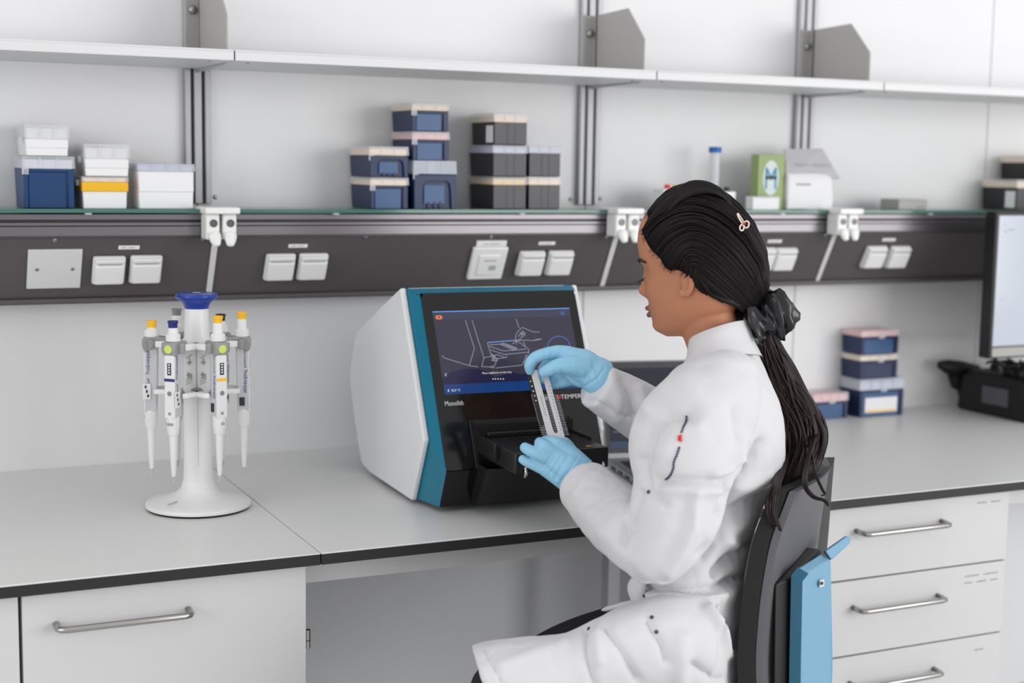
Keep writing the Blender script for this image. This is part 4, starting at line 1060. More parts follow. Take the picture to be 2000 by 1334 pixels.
MB().tube([q, (q[0] + 0.02, 2.93, TOP + 0.03), (q[0] + 0.03, 2.93, TOP + 0.001)], [0.012, 0.012, 0.022], 10).build('foot', 'black_gear', hd, smooth='auto')
cbl = thing('cable_bundle', 'tangle of black cables on the equipment case below the monitor', 'cable', (gx + 0.1, 2.76, TOP + 0.1))
random.seed(4)
for k in range(7):
    pts = []
    for q in range(7):
        pts.append((gx + 0.01 + 0.024 * q + random.uniform(-0.01, 0.01), 2.74 + 0.09 * math.sin(q * 0.9 + k) + random.uniform(-0.01, 0.01), TOP + 0.1215 + 0.016 * abs(math.sin(q * 1.3 + k * 0.8))))
    MB().tube(catmull(pts, 4), 0.0038, 8).build('cable', 'mon_black', cbl, smooth=True)
# ================================================================== the person
mat('skin', (180, 122, 90), 0.5, sss=0.25, var=0.05, vscale=25, bump=0.05, bscale=500)
mat('coat_cloth', (213, 212, 214), 0.8, sheen=0.15, var=0.012, vscale=60, bump=0.10, bscale=900, spec=0.25)
mat('glove_blue', (146, 200, 228), 0.42, sss=0.0, var=0.04, vscale=40, bump=0.12, bscale=260, spec=0.4)
mat('trouser_black', (20, 18, 22), 0.75)
mat('hair_dark', (20, 13, 14), 0.5, var=0.25, vscale=60, spec=0.25)
mat('hair_brown', (33, 20, 19), 0.45, var=0.45, vscale=35, spec=0.3)
mat('satin_black', (26, 26, 29), 0.28, spec=0.6)
mat('lip', (142, 82, 76), 0.4)
mat('brow_dark', (44, 30, 28), 0.7)
mat('clip_pearl', (236, 220, 202), 0.25, coat=0.3)
mat('clip_red', (190, 40, 44), 0.3)
mat('snap_dark', (92, 78, 84), 0.35, 0.5)
mat('thread_navy', (40, 42, 84), 0.7)
mat('thread_red', (220, 52, 44), 0.7)
PXM = 1.0 / FPX
def P(px, py, w): return at_W(px, py, w)
def pix(v):
    """project an (n,3) array: pixel x, pixel y, depth"""
    q = v - CAM
    w = q @ _F
    return CX + FPX * (q @ _R) / w, CY - FPX * (q @ _U) / w, w

def limb(mb, pts, n=28, cap=0.55):
    """pts: (px, py, w, ra in pixels, rb in metres) -> closed loft, round caps"""
    Q = catmull(np.array(pts, float), 5)
    C = np.array([P(a, b, c) for a, b, c, _, _ in Q])
    RA = Q[:, 3] * Q[:, 2] * PXM; RB = Q[:, 4]
    rings = []
    N = len(C)
    def ring(c, t, ra, rb):
        b = _F - t * (_F @ t); b /= np.linalg.norm(b)
        a = np.cross(t, b)
        return [c + a * ra * math.cos(2 * math.pi * k / n) + b * rb * math.sin(2 * math.pi * k / n) for k in range(n)]
    T = [C[min(i + 1, N - 1)] - C[max(i - 1, 0)] for i in range(N)]
    T = [t / np.linalg.norm(t) for t in T]
    if cap:
        for f, s in ((1.0, 0.25), (0.8, 0.62), (0.45, 0.9)):
            rings.append(ring(C[0] - T[0] * min(RA[0], RB[0]) * cap * f, T[0], RA[0] * s, RB[0] * s))
    for c, t, ra, rb in zip(C, T, RA, RB):
        rings.append(ring(c, t, ra, rb))
    if cap:
        for f, s in ((0.45, 0.9), (0.8, 0.62), (1.0, 0.25)):
            rings.append(ring(C[-1] + T[-1] * min(RA[-1], RB[-1]) * cap * f, T[-1], RA[-1] * s, RB[-1] * s))
    mb.rings(rings)
def chain(mb, pts, w0, n=18):
    """finger-like chain: (px, py, dw, r pixels) round section"""
    limb(mb, [(a, b, w0 + dw, r, r * (w0 + dw) * PXM) for a, b, dw, r in pts], n, 0.9)
def blob(mb, c, ax, n=20):
    """ellipsoid, ax = three semi-axis vectors"""
    a, b, d = (np.array(q) for q in ax); c = np.array(c)
    rs = []
    for i in range(1, n):
        th = math.pi * i / n
        rs.append([c + d * math.cos(th) + (a * math.cos(2 * math.pi * k / n) + b * math.sin(2 * math.pi * k / n)) * math.sin(th) for k in range(n)])
    mb.rings(rs)
def remesh(mb, voxel, smooth_it=6, smooth_f=0.5):
    me = bpy.data.meshes.new('tmp'); me.from_pydata(mb.v, [], mb.f)
    bm = bmesh.new(); bm.from_mesh(me); bmesh.ops.recalc_face_normals(bm, faces=bm.faces); bm.to_mesh(me); bm.free()
    o = bpy.data.objects.new('tmp', me); COL.objects.link(o)
    r = o.modifiers.new('r', 'REMESH'); r.mode = 'VOXEL'; r.voxel_size = voxel; r.adaptivity = 0.0
    if smooth_it:
        s = o.modifiers.new('s', 'SMOOTH'); s.iterations = smooth_it; s.factor = smooth_f
    dg = bpy.context.evaluated_depsgraph_get()
    out = bpy.data.meshes.new_from_object(o.evaluated_get(dg))
    bpy.data.objects.remove(o, do_unlink=True)
    return out
def get_co(me):
    v = np.empty(len(me.vertices) * 3); me.vertices.foreach_get('co', v); return v.reshape(-1, 3)
def get_no(me):
    v = np.empty(len(me.vertices) * 3); me.vertex_normals.foreach_get('vector', v); return v.reshape(-1, 3)
def set_co(me, v):
    me.vertices.foreach_set('co', np.ascontiguousarray(v).ravel()); me.update()
def seg_dist(x, y, pl):
    """pixel distance to a polyline"""
    d = np.full(x.shape, 1e9)
    for (ax, ay), (bx, by) in zip(pl[:-1], pl[1:]):
        ux, uy = bx - ax, by - ay; L2 = ux * ux + uy * uy + 1e-9
        t = np.clip(((x - ax) * ux + (y - ay) * uy) / L2, 0, 1)
        d = np.minimum(d, np.hypot(x - ax - t * ux, y - ay - t * uy))
    return d
def folds(me, lst, facing=0.0, CF=1.0):
    co, no = get_co(me), get_no(me)
    x, y, w = pix(co)
    vd = (co - CAM); vd /= np.linalg.norm(vd, axis=1)[:, None]
    face = np.clip(-(vd * no).sum(1) * 2.0 + facing, 0, 1)
    disp = np.zeros(len(co))
    for pl, sig, amp in lst:
        d = seg_dist(x, y, pl)
        disp += amp * CF * (np.exp(-(d / sig) ** 2 / 2) if amp > 0 else np.exp(-(d / sig) ** 1.25))
    set_co(me, co + no * (disp * face)[:, None])
from mathutils import noise as _noise
def wrinkle(me, scale, amp, aniso=(1, 1, 1), seed=0.0, ridge=False):
    co, no = get_co(me), get_no(me)
    a = np.array(aniso) * scale
    n = np.array([_noise.noise(Vector((p[0] * a[0] + seed, p[1] * a[1] - seed, p[2] * a[2] + 2 * seed))) for p in co])
    if ridge: n = -np.clip(1 - np.abs(n) * 3.2, 0, 1) ** 1.6
    set_co(me, co + no * (n * amp)[:, None])

# ------------------------------------------------------------------ head frame
W0 = 2.36
HC = P(1364, 506, W0)
_img_left = -_R; 
_fw = _img_left * math.cos(math.radians(21)) + _F * math.sin(math.radians(21)); 
_fw[2] = 0; _fw /= np.linalg.norm(_fw)
_pt = math.radians(6)                                    # looking down
HF = _fw * math.cos(_pt) - np.array([0, 0, 1]) * math.sin(_pt)
HU = _fw * math.sin(_pt) + np.array([0, 0, 1]) * math.cos(_pt)
HL = np.cross(HU, HF)                                     # her left, towards the viewer
def HP(f, l, u): return HC + HF * f + HL * l + HU * u
def interp(z, zs, xs): return float(np.interp(z, zs, xs))
_zs = [-0.124, -0.119, -0.112, -0.105, -0.098, -0.091, -0.084, -0.072, -0.058, -0.045, -0.030, -0.014, 0.000, 0.014, 0.034, 0.055, 0.078, 0.097, 0.110, 0.116]
_xf = [0.050, 0.068, 0.080, 0.084, 0.083, 0.081, 0.083, 0.085, 0.085, 0.087, 0.089, 0.089, 0.091, 0.0955, 0.0975, 0.094, 0.083, 0.062, 0.034, 0.004]
_xb = [0.030, 0.010, -0.012, -0.026, -0.038, -0.048, -0.057, -0.064, -0.072, -0.078, -0.084, -0.088, -0.090, -0.089, -0.085, -0.076, -0.059, -0.040, -0.020, -0.004]
_hw = [0.014, 0.027, 0.038, 0.044, 0.049, 0.054, 0.058, 0.062, 0.065, 0.067, 0.0685, 0.070, 0.071, 0.0710, 0.069, 0.064, 0.052, 0.038, 0.022, 0.004]
def head_mesh(mb):
    zz = np.linspace(-0.122, 0.116, 64)
    sm = lambda a: np.interp(zz, _zs, a)
    def blur(v):
        for _ in range(2): v = np.convolve(np.pad(v, 1, 'edge'), (0.25, 0.5, 0.25), 'valid')
        return v
    xf, xb, hw = blur(sm(_xf)), blur(sm(_xb)), blur(sm(_hw))
    n = 72; rings = []
    for z, f, b, h in zip(zz, xf, xb, hw):
        mid = (f + b) / 2 - 0.004; rg = []
        for k in range(n):
            th = 2 * math.pi * k / n
            cx, sy = math.cos(th), math.sin(th)
            e = 0.80 if cx > 0 else 0.92
            X = mid + ((f - mid) if cx > 0 else (mid - b)) * (abs(cx) ** e) * (1 if cx > 0 else -1)
            Y = h * (abs(sy) ** 0.92) * (1 if sy > 0 else -1)
            fr = max(0.0, cx)
            g = lambda y0, z0, sy_, sz_, a: a * math.exp(-((abs(Y) - y0) / sy_) ** 2 - ((z - z0) / sz_) ** 2) * (1 if cx > 0.1 else 0)
            X += g(0, -0.047, 0.0085, 0.011, 0.0165)          # nose tip
            X += g(0, -0.029, 0.0075, 0.016, 0.0080)          # bridge
            X += g(0.010, -0.051, 0.006, 0.007, 0.0060)       # wings
            X += g(0.0, -0.0735, 0.016, 0.0060, 0.0060)       # upper lip
            X += g(0.0, -0.0865, 0.014, 0.0055, 0.0050)       # lower lip
            X -= g(0.0, -0.0800, 0.018, 0.0022, 0.0018)       # mouth line
            X -= g(0.031, -0.018, 0.014, 0.011, 0.0105)       # eye sockets
            X += g(0.031, -0.020, 0.011, 0.008, 0.0065)       # eyelids
            X += g(0.032, 0.004, 0.018, 0.007, 0.0030)        # brow
            X += g(0.040, -0.046, 0.018, 0.018, 0.0040)       # cheek
            rg.append(HP(X, Y, z))
        rings.append(rg)
    mb.rings(rings)
body = MB()
head_mesh(body)
# neck, running down and back into the collar
limb(body, [(1372, 600, W0 + 0.005, 58, 0.050), (1388, 645, W0 + 0.005, 55, 0.050), (1400, 690, W0, 55, 0.052), (1408, 740, W0, 72, 0.075)], 32, 0.4)
# under the coat: chest, hips, arms to the wrists
limb(body, [(1408, 775, W0, 70, 0.105), (1398, 850, W0, 86, 0.125), (1380, 940, W0, 76, 0.112), (1350, 1070, W0, 66, 0.10), (1342, 1180, W0, 70, 0.11), (1338, 1300, W0, 72, 0.12)], 28, 0.4)
limb(body, [(1402, 775, W0 - 0.13, 50, 0.045), (1360, 880, W0 - 0.19, 52, 0.045), (1320, 980, W0 - 0.205, 46, 0.042), (1275, 1080, W0 - 0.21, 42, 0.038)], 20)
limb(body, [(1275, 1080, W0 - 0.21, 42, 0.038), (1215, 1022, W0 - 0.09, 36, 0.034), (1150, 950, W0 + 0.035, 27, 0.025)], 20)
limb(body, [(1405, 790, W0 + 0.13, 50, 0.045), (1360, 850, W0 + 0.18, 46, 0.042), (1300, 850, W0 + 0.17, 40, 0.036)], 20)
limb(body, [(1300, 850, W0 + 0.17, 40, 0.036), (1230, 795, W0 + 0.12, 36, 0.03), (1172, 732, W0 + 0.075, 25, 0.022)], 20)
bm_ = remesh(body, 0.0026, 4, 0.4)
person = link('person', bm_, 'skin', None, smooth=True)
tag(person, 'seated person in white lab coat and blue gloves with long dark ponytail', 'person')

# ear (near side), brows, lashes, lips: small children of the head
def ear(sgn):
    m = MB()
    prof = [(0.0, 0.020, 0.004), (0.006, 0.017, 0.0055), (0.011, 0.006, 0.006), (0.010, -0.008, 0.0055), (0.004, -0.020, 0.005), (-0.004, -0.026, 0.0055)]
    base = np.array([0.0, 0.0])
    pts = [HP(0.004 - a * 0.9, sgn * (0.069 + 0.004 + a * 0.25), -0.026 + u) for a, u, r in prof]
    m.tube(catmull(pts, 4), list(np.interp(np.linspace(0, 1, 21), np.linspace(0, 1, 6), [p[2] for p in prof])), 10)
    blob(m, HP(0.005, sgn * 0.071, -0.026), (HF * 0.010, HL * 0.0045, HU * 0.021), 12)
    blob(m, HP(0.011, sgn * 0.0725, -0.049), (HF * 0.0075, HL * 0.0045, HU * 0.0075), 12)
    me = remesh(m, 0.0016, 3, 0.5)
    link('ear', me, 'skin', person, smooth=True)
ear(1); ear(-1)
for sgn in (1, -1):
    pts = [HP(0.094, sgn * 0.014, 0.0025), HP(0.0925, sgn * 0.026, 0.0065), HP(0.085, sgn * 0.040, 0.0060), HP(0.074, sgn * 0.050, 0.0015)]
    MB().tube(catmull(pts, 4), [0.0016] + [0.0026] * 8 + [0.0018] * 3 + [0.0008], 8).build('eyebrow', 'brow_dark', person, smooth=True)
    pts = [HP(0.0875, sgn * 0.019, -0.0245), HP(0.0905, sgn * 0.030, -0.0275), HP(0.083, sgn * 0.042, -0.0270)]
    MB().tube(catmull(pts, 5), 0.0011, 6).build('lash_line', 'brow_dark', person, smooth=True)
    m = MB()
    for k in range(9):
        q = k / 8.0
        a = np.array(catmull(pts, 8)[int(q * 16)])
        m.tube([a, a + HF * 0.005 - HU * 0.0022 + HL * sgn * (q - 0.3) * 0.003, a + HF * 0.009 - HU * 0.002 + HL * sgn * (q - 0.3) * 0.006], [0.0006, 0.0004, 0.0001], 4)
    m.build('eyelashes', 'brow_dark', person)
m = MB()
for zc, rr, fx in ((-0.0748, 0.0040, 0.0915), (-0.0852, 0.0043, 0.0895)):
    pts = [HP(fx - 0.0145, -0.020, -0.0800), HP(fx - 0.0040, -0.011, zc), HP(fx - 0.0012, 0.0, zc), HP(fx - 0.0040, 0.011, zc), HP(fx - 0.0145, 0.020, -0.0800)]
    MB().tube(catmull(pts, 4), [0.0008] + [rr * 0.8] * 4 + [rr] * 7 + [rr * 0.8] * 4 + [0.0008], 10).build('lip', 'lip', person, smooth=True)

# ------------------------------------------------------------------ lab coat
coat = MB()
def xring(mb, specs, n=40):
    """explicit rings: (cx, cy, w, (ax, ay) pixel vector, (bx, by) pixel drift of the depth axis, rb)"""
    rs = []
    for cx, cy, w, (ax, ay), (bx, by), rb in specs:
        c = P(cx, cy, w); a = P(cx + ax, cy + ay, w) - c
        b = P(cx + bx, cy + by, w + rb) - c
        rg = []
        for k in range(n):
            q = 2 * math.pi * k / n
            ca, sa = math.cos(q), math.sin(q)
            rg.append(c + a * (abs(ca) ** 0.92) * (1 if ca > 0 else -1) + b * (abs(sa) ** 0.92) * (1 if sa > 0 else -1))
        rs.append(rg)
    mb.rings(rs)
TW = W0
torso = [(1409, 676, TW, (60, -14), (3, 10), 0.062), (1410, 690, TW, (66, -11), (3, 11), 0.070), (1412, 706, TW, (74, -6), (4, 14), 0.085), (1409, 730, TW, (92, 4), (6, 22), 0.125),
         (1404, 764, TW, (112, 6), (6, 18), 0.172), (1402, 805, TW, (126, 4), (6, 8), 0.190), (1400, 862, TW, (134, 2), (4, 0), 0.186), (1394, 930, TW, (130, 0), (0, 0), 0.172),
         (1370, 1000, TW, (113, 0), (0, 0), 0.158), (1357, 1060, TW, (109, 0), (0, 0), 0.152), (1350, 1120, TW, (109, 0), (0, 0), 0.152), (1346, 1180, TW - 0.005, (107, 0), (0, 0), 0.165),
         (1338, 1250, TW - 0.01, (108, 0), (0, 0), 0.185), (1330, 1330, TW - 0.01, (112, 0), (0, 0), 0.195), (1326, 1420, TW - 0.01, (114, 0), (0, 0), 0.195)]
T2 = catmull([(a, b, c, d[0], d[1], e[0], e[1], f) for a, b, c, d, e, f in torso], 4)
xring(coat, [(q[0], q[1], q[2], (q[3], q[4]), (q[5], q[6]), q[7]) for q in T2])
# near (left) sleeve
limb(coat, [(1418, 742, 2.265, 66, 0.060), (1392, 785, 2.215, 96, 0.074), (1352, 845, 2.175, 114, 0.082), (1338, 900, 2.158, 112, 0.082), (1330, 950, 2.150, 92, 0.076),
            (1314, 1010, 2.146, 90, 0.074), (1290, 1068, 2.146, 74, 0.068), (1268, 1100, 2.150, 58, 0.058)], 40, 0.45)
limb(coat, [(1280, 1092, 2.152, 58, 0.058), (1252, 1062, 2.180, 66, 0.062), (1215, 1028, 2.245, 67, 0.060), (1178, 990, 2.315, 62, 0.052), (1147, 958, 2.370, 55, 0.045), (1141, 952, 2.380, 54, 0.044)], 36, 0.18)
# far (right) sleeve
limb(coat, [(1410, 770, 2.470, 76, 0.075), (1372, 820, 2.510, 84, 0.078), (1330, 842, 2.525, 78, 0.072)], 32, 0.5)
limb(coat, [(1335, 845, 2.525, 74, 0.070), (1285, 826, 2.515, 64, 0.060), (1228, 790, 2.480, 57, 0.052), (1185, 764, 2.450, 50, 0.044), (1163, 752, 2.437, 47, 0.040)], 32, 0.12)
# skirt over the near thigh and the lap
lap = [(1400, 1270, 2.27, (-10, 115), (0, 0), 0.115), (1320, 1268, 2.235, (-4, 104), (0, 0), 0.110), (1246, 1274, 2.215, (4, 97), (0, 0), 0.105), (1190, 1292, 2.20, (10, 92), (0, 0), 0.100),
       (1120, 1316, 2.19, (14, 84), (0, -6), 0.098), (1050, 1328, 2.18, (18, 84), (0, -8), 0.100), (985, 1336, 2.175, (24, 84), (0, -8), 0.100), (950, 1340, 2.172, (30, 80), (0, -8), 0.100)]
L2 = catmull([(a, b, c, d[0], d[1], e[0], e[1], f) for a, b, c, d, e, f in lap], 4)
xring(coat, [(q[0], q[1], q[2], (q[3], q[4]), (q[5], q[6]), q[7]) for q in L2], 36)
cm = remesh(coat, 0.0034, 9, 0.5)
FO = [([(1400, 928), (1436, 916), (1450, 896)], 9, 0.0045), ([(1424, 962), (1416, 990), (1408, 1010)], 7, -0.004), ([(1452, 912), (1424, 944), (1417, 972)], 7, -0.010), ([(1285, 938), (1350, 938), (1412, 941)], 8, -0.006), ([(1300, 956), (1370, 958), (1412, 962)], 9, 0.003),
      ([(1360, 968), (1354, 1030), (1332, 1080), (1305, 1118)], 9, 0.0045), ([(1338, 985), (1322, 1040), (1298, 1085)], 24, -0.0022),
      ([(1258, 895), (1272, 838), (1305, 812), (1345, 812)], 13, -0.0075), ([(1290, 880), (1320, 845), (1360, 838)], 16, 0.004), ([(1246, 900), (1262, 945)], 9, -0.004),
      ([(1246, 962), (1238, 990), (1226, 1030), (1214, 1064)], 6, -0.006), ([(1268, 962), (1300, 985)], 7, -0.003),
      ([(1452, 918), (1474, 890), (1482, 868)], 10, -0.008), ([(1460, 860), (1450, 900)], 9, 0.005), ([(1425, 955), (1470, 950), (1505, 940)], 12, 0.004),
      ([(1420, 1010), (1470, 985), (1514, 955)], 13, -0.007), ([(1400, 1060), (1440, 1030), (1470, 1010)], 12, 0.004), ([(1372, 1086), (1400, 1050), (1425, 990)], 10, -0.006),
      ([(1470, 1060), (1440, 1085), (1405, 1118)], 10, -0.010), ([(1455, 1075), (1425, 1060)], 9, 0.004), ([(1250, 1148), (1340, 1152), (1400, 1148), (1448, 1128)], 7, -0.008),
      ([(1270, 1166), (1350, 1170), (1430, 1160)], 11, 0.0035), ([(1385, 1190), (1408, 1225), (1428, 1280)], 6, 0.006), ([(1400, 1180), (1428, 1220), (1440, 1270)], 9, -0.005),
      ([(1146, 1232), (1144, 1270), (1152, 1310), (1162, 1340)], 6, -0.0032), ([(1165, 1240), (1170, 1290)], 9, 0.003), ([(1182, 1228), (1215, 1275), (1245, 1330)], 7, -0.004),
      ([(1264, 1212), (1292, 1262), (1300, 1290)], 7, -0.004), ([(1330, 1250), (1335, 1300), (1330, 1340)], 12, 0.004), ([(1355, 1300), (1380, 1320), (1410, 1330)], 9, -0.005),
      ([(980, 1300), (1040, 1278), (1100, 1258)], 9, 0.002), ([(945, 1268), (962, 1300), (985, 1345)], 3, -0.0015),
      ([(1300, 730), (1340, 760), (1400, 800)], 22, 0.003), ([(1430, 800), (1440, 840), (1452, 890)], 16, -0.004), ([(1420, 720), (1470, 800), (1500, 880)], 24, 0.002),
      ([(1160, 720), (1148, 760), (1140, 785)], 3, 0.001), ([(1215, 745), (1235, 775), (1240, 815)], 9, -0.004), ([(1195, 730), (1210, 770), (1205, 815)], 10, 0.002), ([(1150, 775), (1190, 797), (1225, 818)], 4, -0.002),
      ([(1250, 760), (1262, 800)], 8, 0.003), ([(1375, 652), (1400, 668), (1440, 676), (1466, 690)], 4, -0.003), ([(1346, 700), (1375, 690), (1420, 700), (1468, 712)], 14, 0.002),
      ([(1120, 965), (1150, 925), (1178, 918)], 4, 0.0012), ([(1150, 985), (1190, 945)], 12, -0.002), ([(1185, 1045), (1225, 1000)], 14, 0.003), ([(1140, 1000), (1190, 1050), (1230, 1090)], 14, 0.002)]
folds(cm, FO, 0.1, 2.3)
wrinkle(cm, 9.0, 0.0045, (1, 1, 1.0), 3.1)
wrinkle(cm, 7.5, 0.0016, (1.0, 1.0, 0.75), 12.3, True)
wrinkle(cm, 15.0, 0.0010, (1.2, 1.2, 0.7), 5.9, True)
wrinkle(cm, 30.0, 0.0010, (1, 1, 1.4), 7.7)
lab = link('lab_coat', cm, 'coat_cloth', person, smooth=True)
lab['label'] = 'white cotton lab coat'
from mathutils.bvhtree import BVHTree
def tree_of(o):
    me = o.data
    return BVHTree.FromPolygons([tuple(v.co) for v in me.vertices], [tuple(p.vertices) for p in me.polygons])
ctree = tree_of(lab)
def on_coat(px, py, lift=0.0):
    h = ctree.ray_cast(Vector(CAM), Vector(ray(px, py)).normalized())
    if h[0] is None: return P(px, py, W0 - 0.15), _F * -1
    return np.array(h[0]) + np.array(h[1]) * lift, np.array(h[1])
# collar rim and front edge of the coat
def strip_on(pxs, r, name, m_, lift=0.0005):
    pts = [on_coat(a, b, lift)[0] for a, b in pxs]
    return MB().tube(catmull(pts, 4), r, 8).build(name, m_, lab, smooth=True)
# sleeve lettering, stitched: a chain of small thread strokes following the cloth
def stitch(path, mt, r, nm, zig):
    Q = catmull(np.array(path, float), 6)
    pts = []
    for i, (a, b) in enumerate(Q):
        dx = zig * (1 if i % 2 else -1)
        pts.append(on_coat(a + dx, b, 0.0006)[0])
    MB().tube(pts, r, 6).build(nm, mt, lab, smooth=True)
stitch([(1341, 812), (1340, 824), (1335, 834), (1331, 845)], 'thread_navy', 0.0010, 'stitched_lettering', 1.8)
stitch([(1328, 850), (1328, 862)], 'thread_red', 0.0030, 'stitched_square', 0.3)
stitch([(1327, 873), (1322, 888), (1316, 903), (1315, 915), (1309, 928), (1301, 936)], 'thread_navy', 0.0013, 'stitched_lettering', 1.4)
for a, b in ((1258, 1164), (1273, 1206), (1282, 1234), (1150, 1228), (1267, 961)):
    c, nn = on_coat(a, b, 0.0002)
    MB().lathe([(0, 0), (0.0030, 0), (0.0030, 0.0010), (0.002, 0.0016), (0, 0.0016)], c, 14, nn).build('snap_button', 'snap_dark', lab, smooth='auto')
# stand collar: a thin open band round the neck, lower in front
rings_o, rings_i = [], []
for (cx, cy, ax_, ay_, by_, rb) in ((1411, 706, 78, -8, 12, 0.088), (1409, 684, 68, -14, 10, 0.073), (1407, 664, 63, -17, 10, 0.066), (1405, 648, 61, -19, 10, 0.064)):
    c = P(cx, cy, W0); a = P(cx + ax_, cy + ay_, W0) - c; b = P(cx + 2, cy + by_, W0 + rb) - c
    ro, ri = [], []
    for k in range(48):
        q = 2 * math.pi * k / 48
        w_ = 1.0 + 0.012 * math.sin(5 * q + cy)
        ro.append(c + (a * math.cos(q) + b * math.sin(q)) * w_)
        ri.append(c + (a * math.cos(q) + b * math.sin(q)) * (w_ - 0.055))
    rings_o.append(ro); rings_i.append(ri)
MB().rings(rings_o + [[(p + q) / 2 + np.array([0, 0, 0.0012]) for p, q in zip(rings_o[-1], rings_i[-1])]] + rings_i[::-1], False, False).build('collar', 'coat_cloth', lab, smooth=True)
# curled front placket at the waist
m = MB()
Q = catmull(np.array([(1250, 1126, 2.24), (1236, 1127, 2.245), (1227, 1140, 2.25), (1226, 1155, 2.25), (1232, 1172, 2.25), (1236, 1180, 2.25)], float), 4)
A = [P(*q) for q in Q]; B = [P(q[0] + 34, q[1] + 4, q[2] - 0.01) for q in Q]
m.rings([[A[i], A[i] + (B[i] - A[i]) * 0.5 - _F * 0.004, B[i], B[i] + _F * 0.005, A[i] + (B[i] - A[i]) * 0.5 + _F * 0.004, A[i] + _F * 0.004] for i in range(len(A))])
m.build('front_placket', 'coat_cloth', lab, smooth=True)
m = MB()
Q = catmull(np.array([(1246, 1176, 2.25), (1220, 1181, 2.29), (1190, 1188, 2.31), (1175, 1192, 2.32)], float), 4)
m.tube([P(*q) for q in Q], [0.005] * 6 + [0.004] * 4 + [0.003, 0.002, 0.001], 8).build('inner_facing', 'coat_cloth', lab, smooth=True)

# trousers
tr_ = MB()
limb(tr_, [(1330, 1275, 2.26, 70, 0.062), (1180, 1322, 2.195, 70, 0.070), (1040, 1350, 2.165, 66, 0.068), (972, 1356, 2.155, 64, 0.066)], 28, 0.85)
limb(tr_, [(1335, 1255, 2.46, 74, 0.066), (1240, 1252, 2.42, 74, 0.074), (1130, 1284, 2.39, 74, 0.076), (1040, 1330, 2.37, 70, 0.070), (970, 1390, 2.36, 66, 0.066)], 28, 0.8)
limb(tr_, [(972, 1360, 2.155, 60, 0.062), (985, 1520, 2.17, 52, 0.050), (1000, 1760, 2.2, 40, 0.038)], 24, 0.6)
limb(tr_, [(970, 1390, 2.36, 60, 0.060), (980, 1540, 2.37, 52, 0.050), (1000, 1740, 2.4, 40, 0.038)], 24, 0.6)
tm = remesh(tr_, 0.006, 5)
link('trousers', tm, 'trouser_black', person, smooth=True)['label'] = 'black trousers'

# ------------------------------------------------------------------ gloves
LW = 2.405
gl = MB()
chain(gl, [(1172, 975, 0.0, 30), (1150, 952, 0.0, 33), (1128, 928, 0.0, 34), (1112, 912, 0.0, 33)], LW)
chain(gl, [(1135, 918, 0.002, 28), (1112, 890, 0.002, 22), (1094, 872, 0.002, 16)], LW)
chain(gl, [(1130, 928, -0.004, 26), (1104, 903, -0.006, 21), (1082, 885, -0.006, 16)], LW)
chain(gl, [(1122, 935, -0.004, 26), (1094, 913, -0.006, 20), (1072, 898, -0.005, 15)], LW)
chain(gl, [(1112, 942, 0.0, 23), (1086, 928, 0.0, 18), (1063, 915, 0.0, 14.5)], LW)
chain(gl, [(1068, 917, 0.0, 14.5), (1045, 908, 0.001, 12.0), (1028, 901, 0.003, 10.5), (1021, 897, 0.005, 9.5)], LW)          # little
chain(gl, [(1076, 898, -0.006, 15), (1050, 887, -0.010, 12.8), (1033, 879, -0.006, 11.5), (1025, 874, 0.0, 10.5)], LW)         # ring
chain(gl, [(1084, 884, -0.006, 15.5), (1064, 872, -0.010, 13.2), (1055, 866, 0.0, 12), (1055, 864, 0.014, 10.5)], LW)          # middle
chain(gl, [(1098, 874, 0.0, 16), (1084, 865, -0.002, 13), (1070, 862, 0.008, 11.5), (1065, 860, 0.020, 10)], LW)               # index
chain(gl, [(1128, 908, 0.018, 18), (1115, 882, 0.026, 14), (1107, 868, 0.026, 11.5), (1103, 863, 0.024, 10)], LW)              # thumb
gm = remesh(gl, 0.0016, 3, 0.5)
GFL = [([(1060, 913), (1075, 893)], 1.6, -0.0010), ([(1066, 917), (1085, 892)], 1.6, -0.0008), ([(1072, 928), (1095, 893)], 1.7, -0.0010), ([(1082, 935), (1108, 895)], 1.8, -0.0012),
       ([(1094, 946), (1114, 915), (1128, 893)], 1.8, -0.0014), ([(1100, 948), (1112, 930)], 1.8, -0.0012), ([(1115, 948), (1140, 905)], 2.2, 0.0010), ([(1088, 942), (1103, 918)], 2.0, 0.0009), ([(1125, 945), (1146, 912)], 2.0, -0.0010)]
folds(gm, GFL, 0.2)
g1 = link('glove', gm, 'glove_blue', person, smooth=True); g1['label'] = 'light blue glove on the lower hand'
RW = 2.437
gr = MB()
chain(gr, [(1178, 742, 0.004, 27), (1160, 729, 0.0, 31), (1138, 714, 0.0, 33), (1118, 704, 0.0, 27)], RW)
chain(gr, [(1130, 702, 0.002, 21), (1108, 692, 0.004, 17), (1088, 687, 0.004, 13.5)], RW)
chain(gr, [(1090, 687, 0.004, 13.5), (1066, 691, 0.002, 12.3), (1045, 699, 0.002, 12.0), (1035, 712, 0.004, 11.4), (1035, 724, 0.010, 9.3)], RW)   # index
chain(gr, [(1140, 716, -0.012, 25), (1114, 713, -0.024, 19), (1090, 715, -0.028, 15), (1073, 722, -0.026, 12.6), (1062, 727, -0.022, 10.6)], RW)   # thumb
chain(gr, [(1118, 705, 0.018, 17), (1092, 702, 0.026, 13.5), (1072, 710, 0.030, 12.2), (1060, 726, 0.030, 11), (1060, 742, 0.024, 9.5)], RW)       # middle
chain(gr, [(1130, 720, 0.022, 18), (1104, 724, 0.034, 13), (1084, 736, 0.036, 12), (1074, 750, 0.032, 10), (1075, 756, 0.026, 8)], RW)             # ring
chain(gr, [(1140, 732, 0.018, 20), (1116, 740, 0.030, 14), (1098, 747, 0.032, 11), (1086, 752, 0.030, 9)], RW)                                     # little
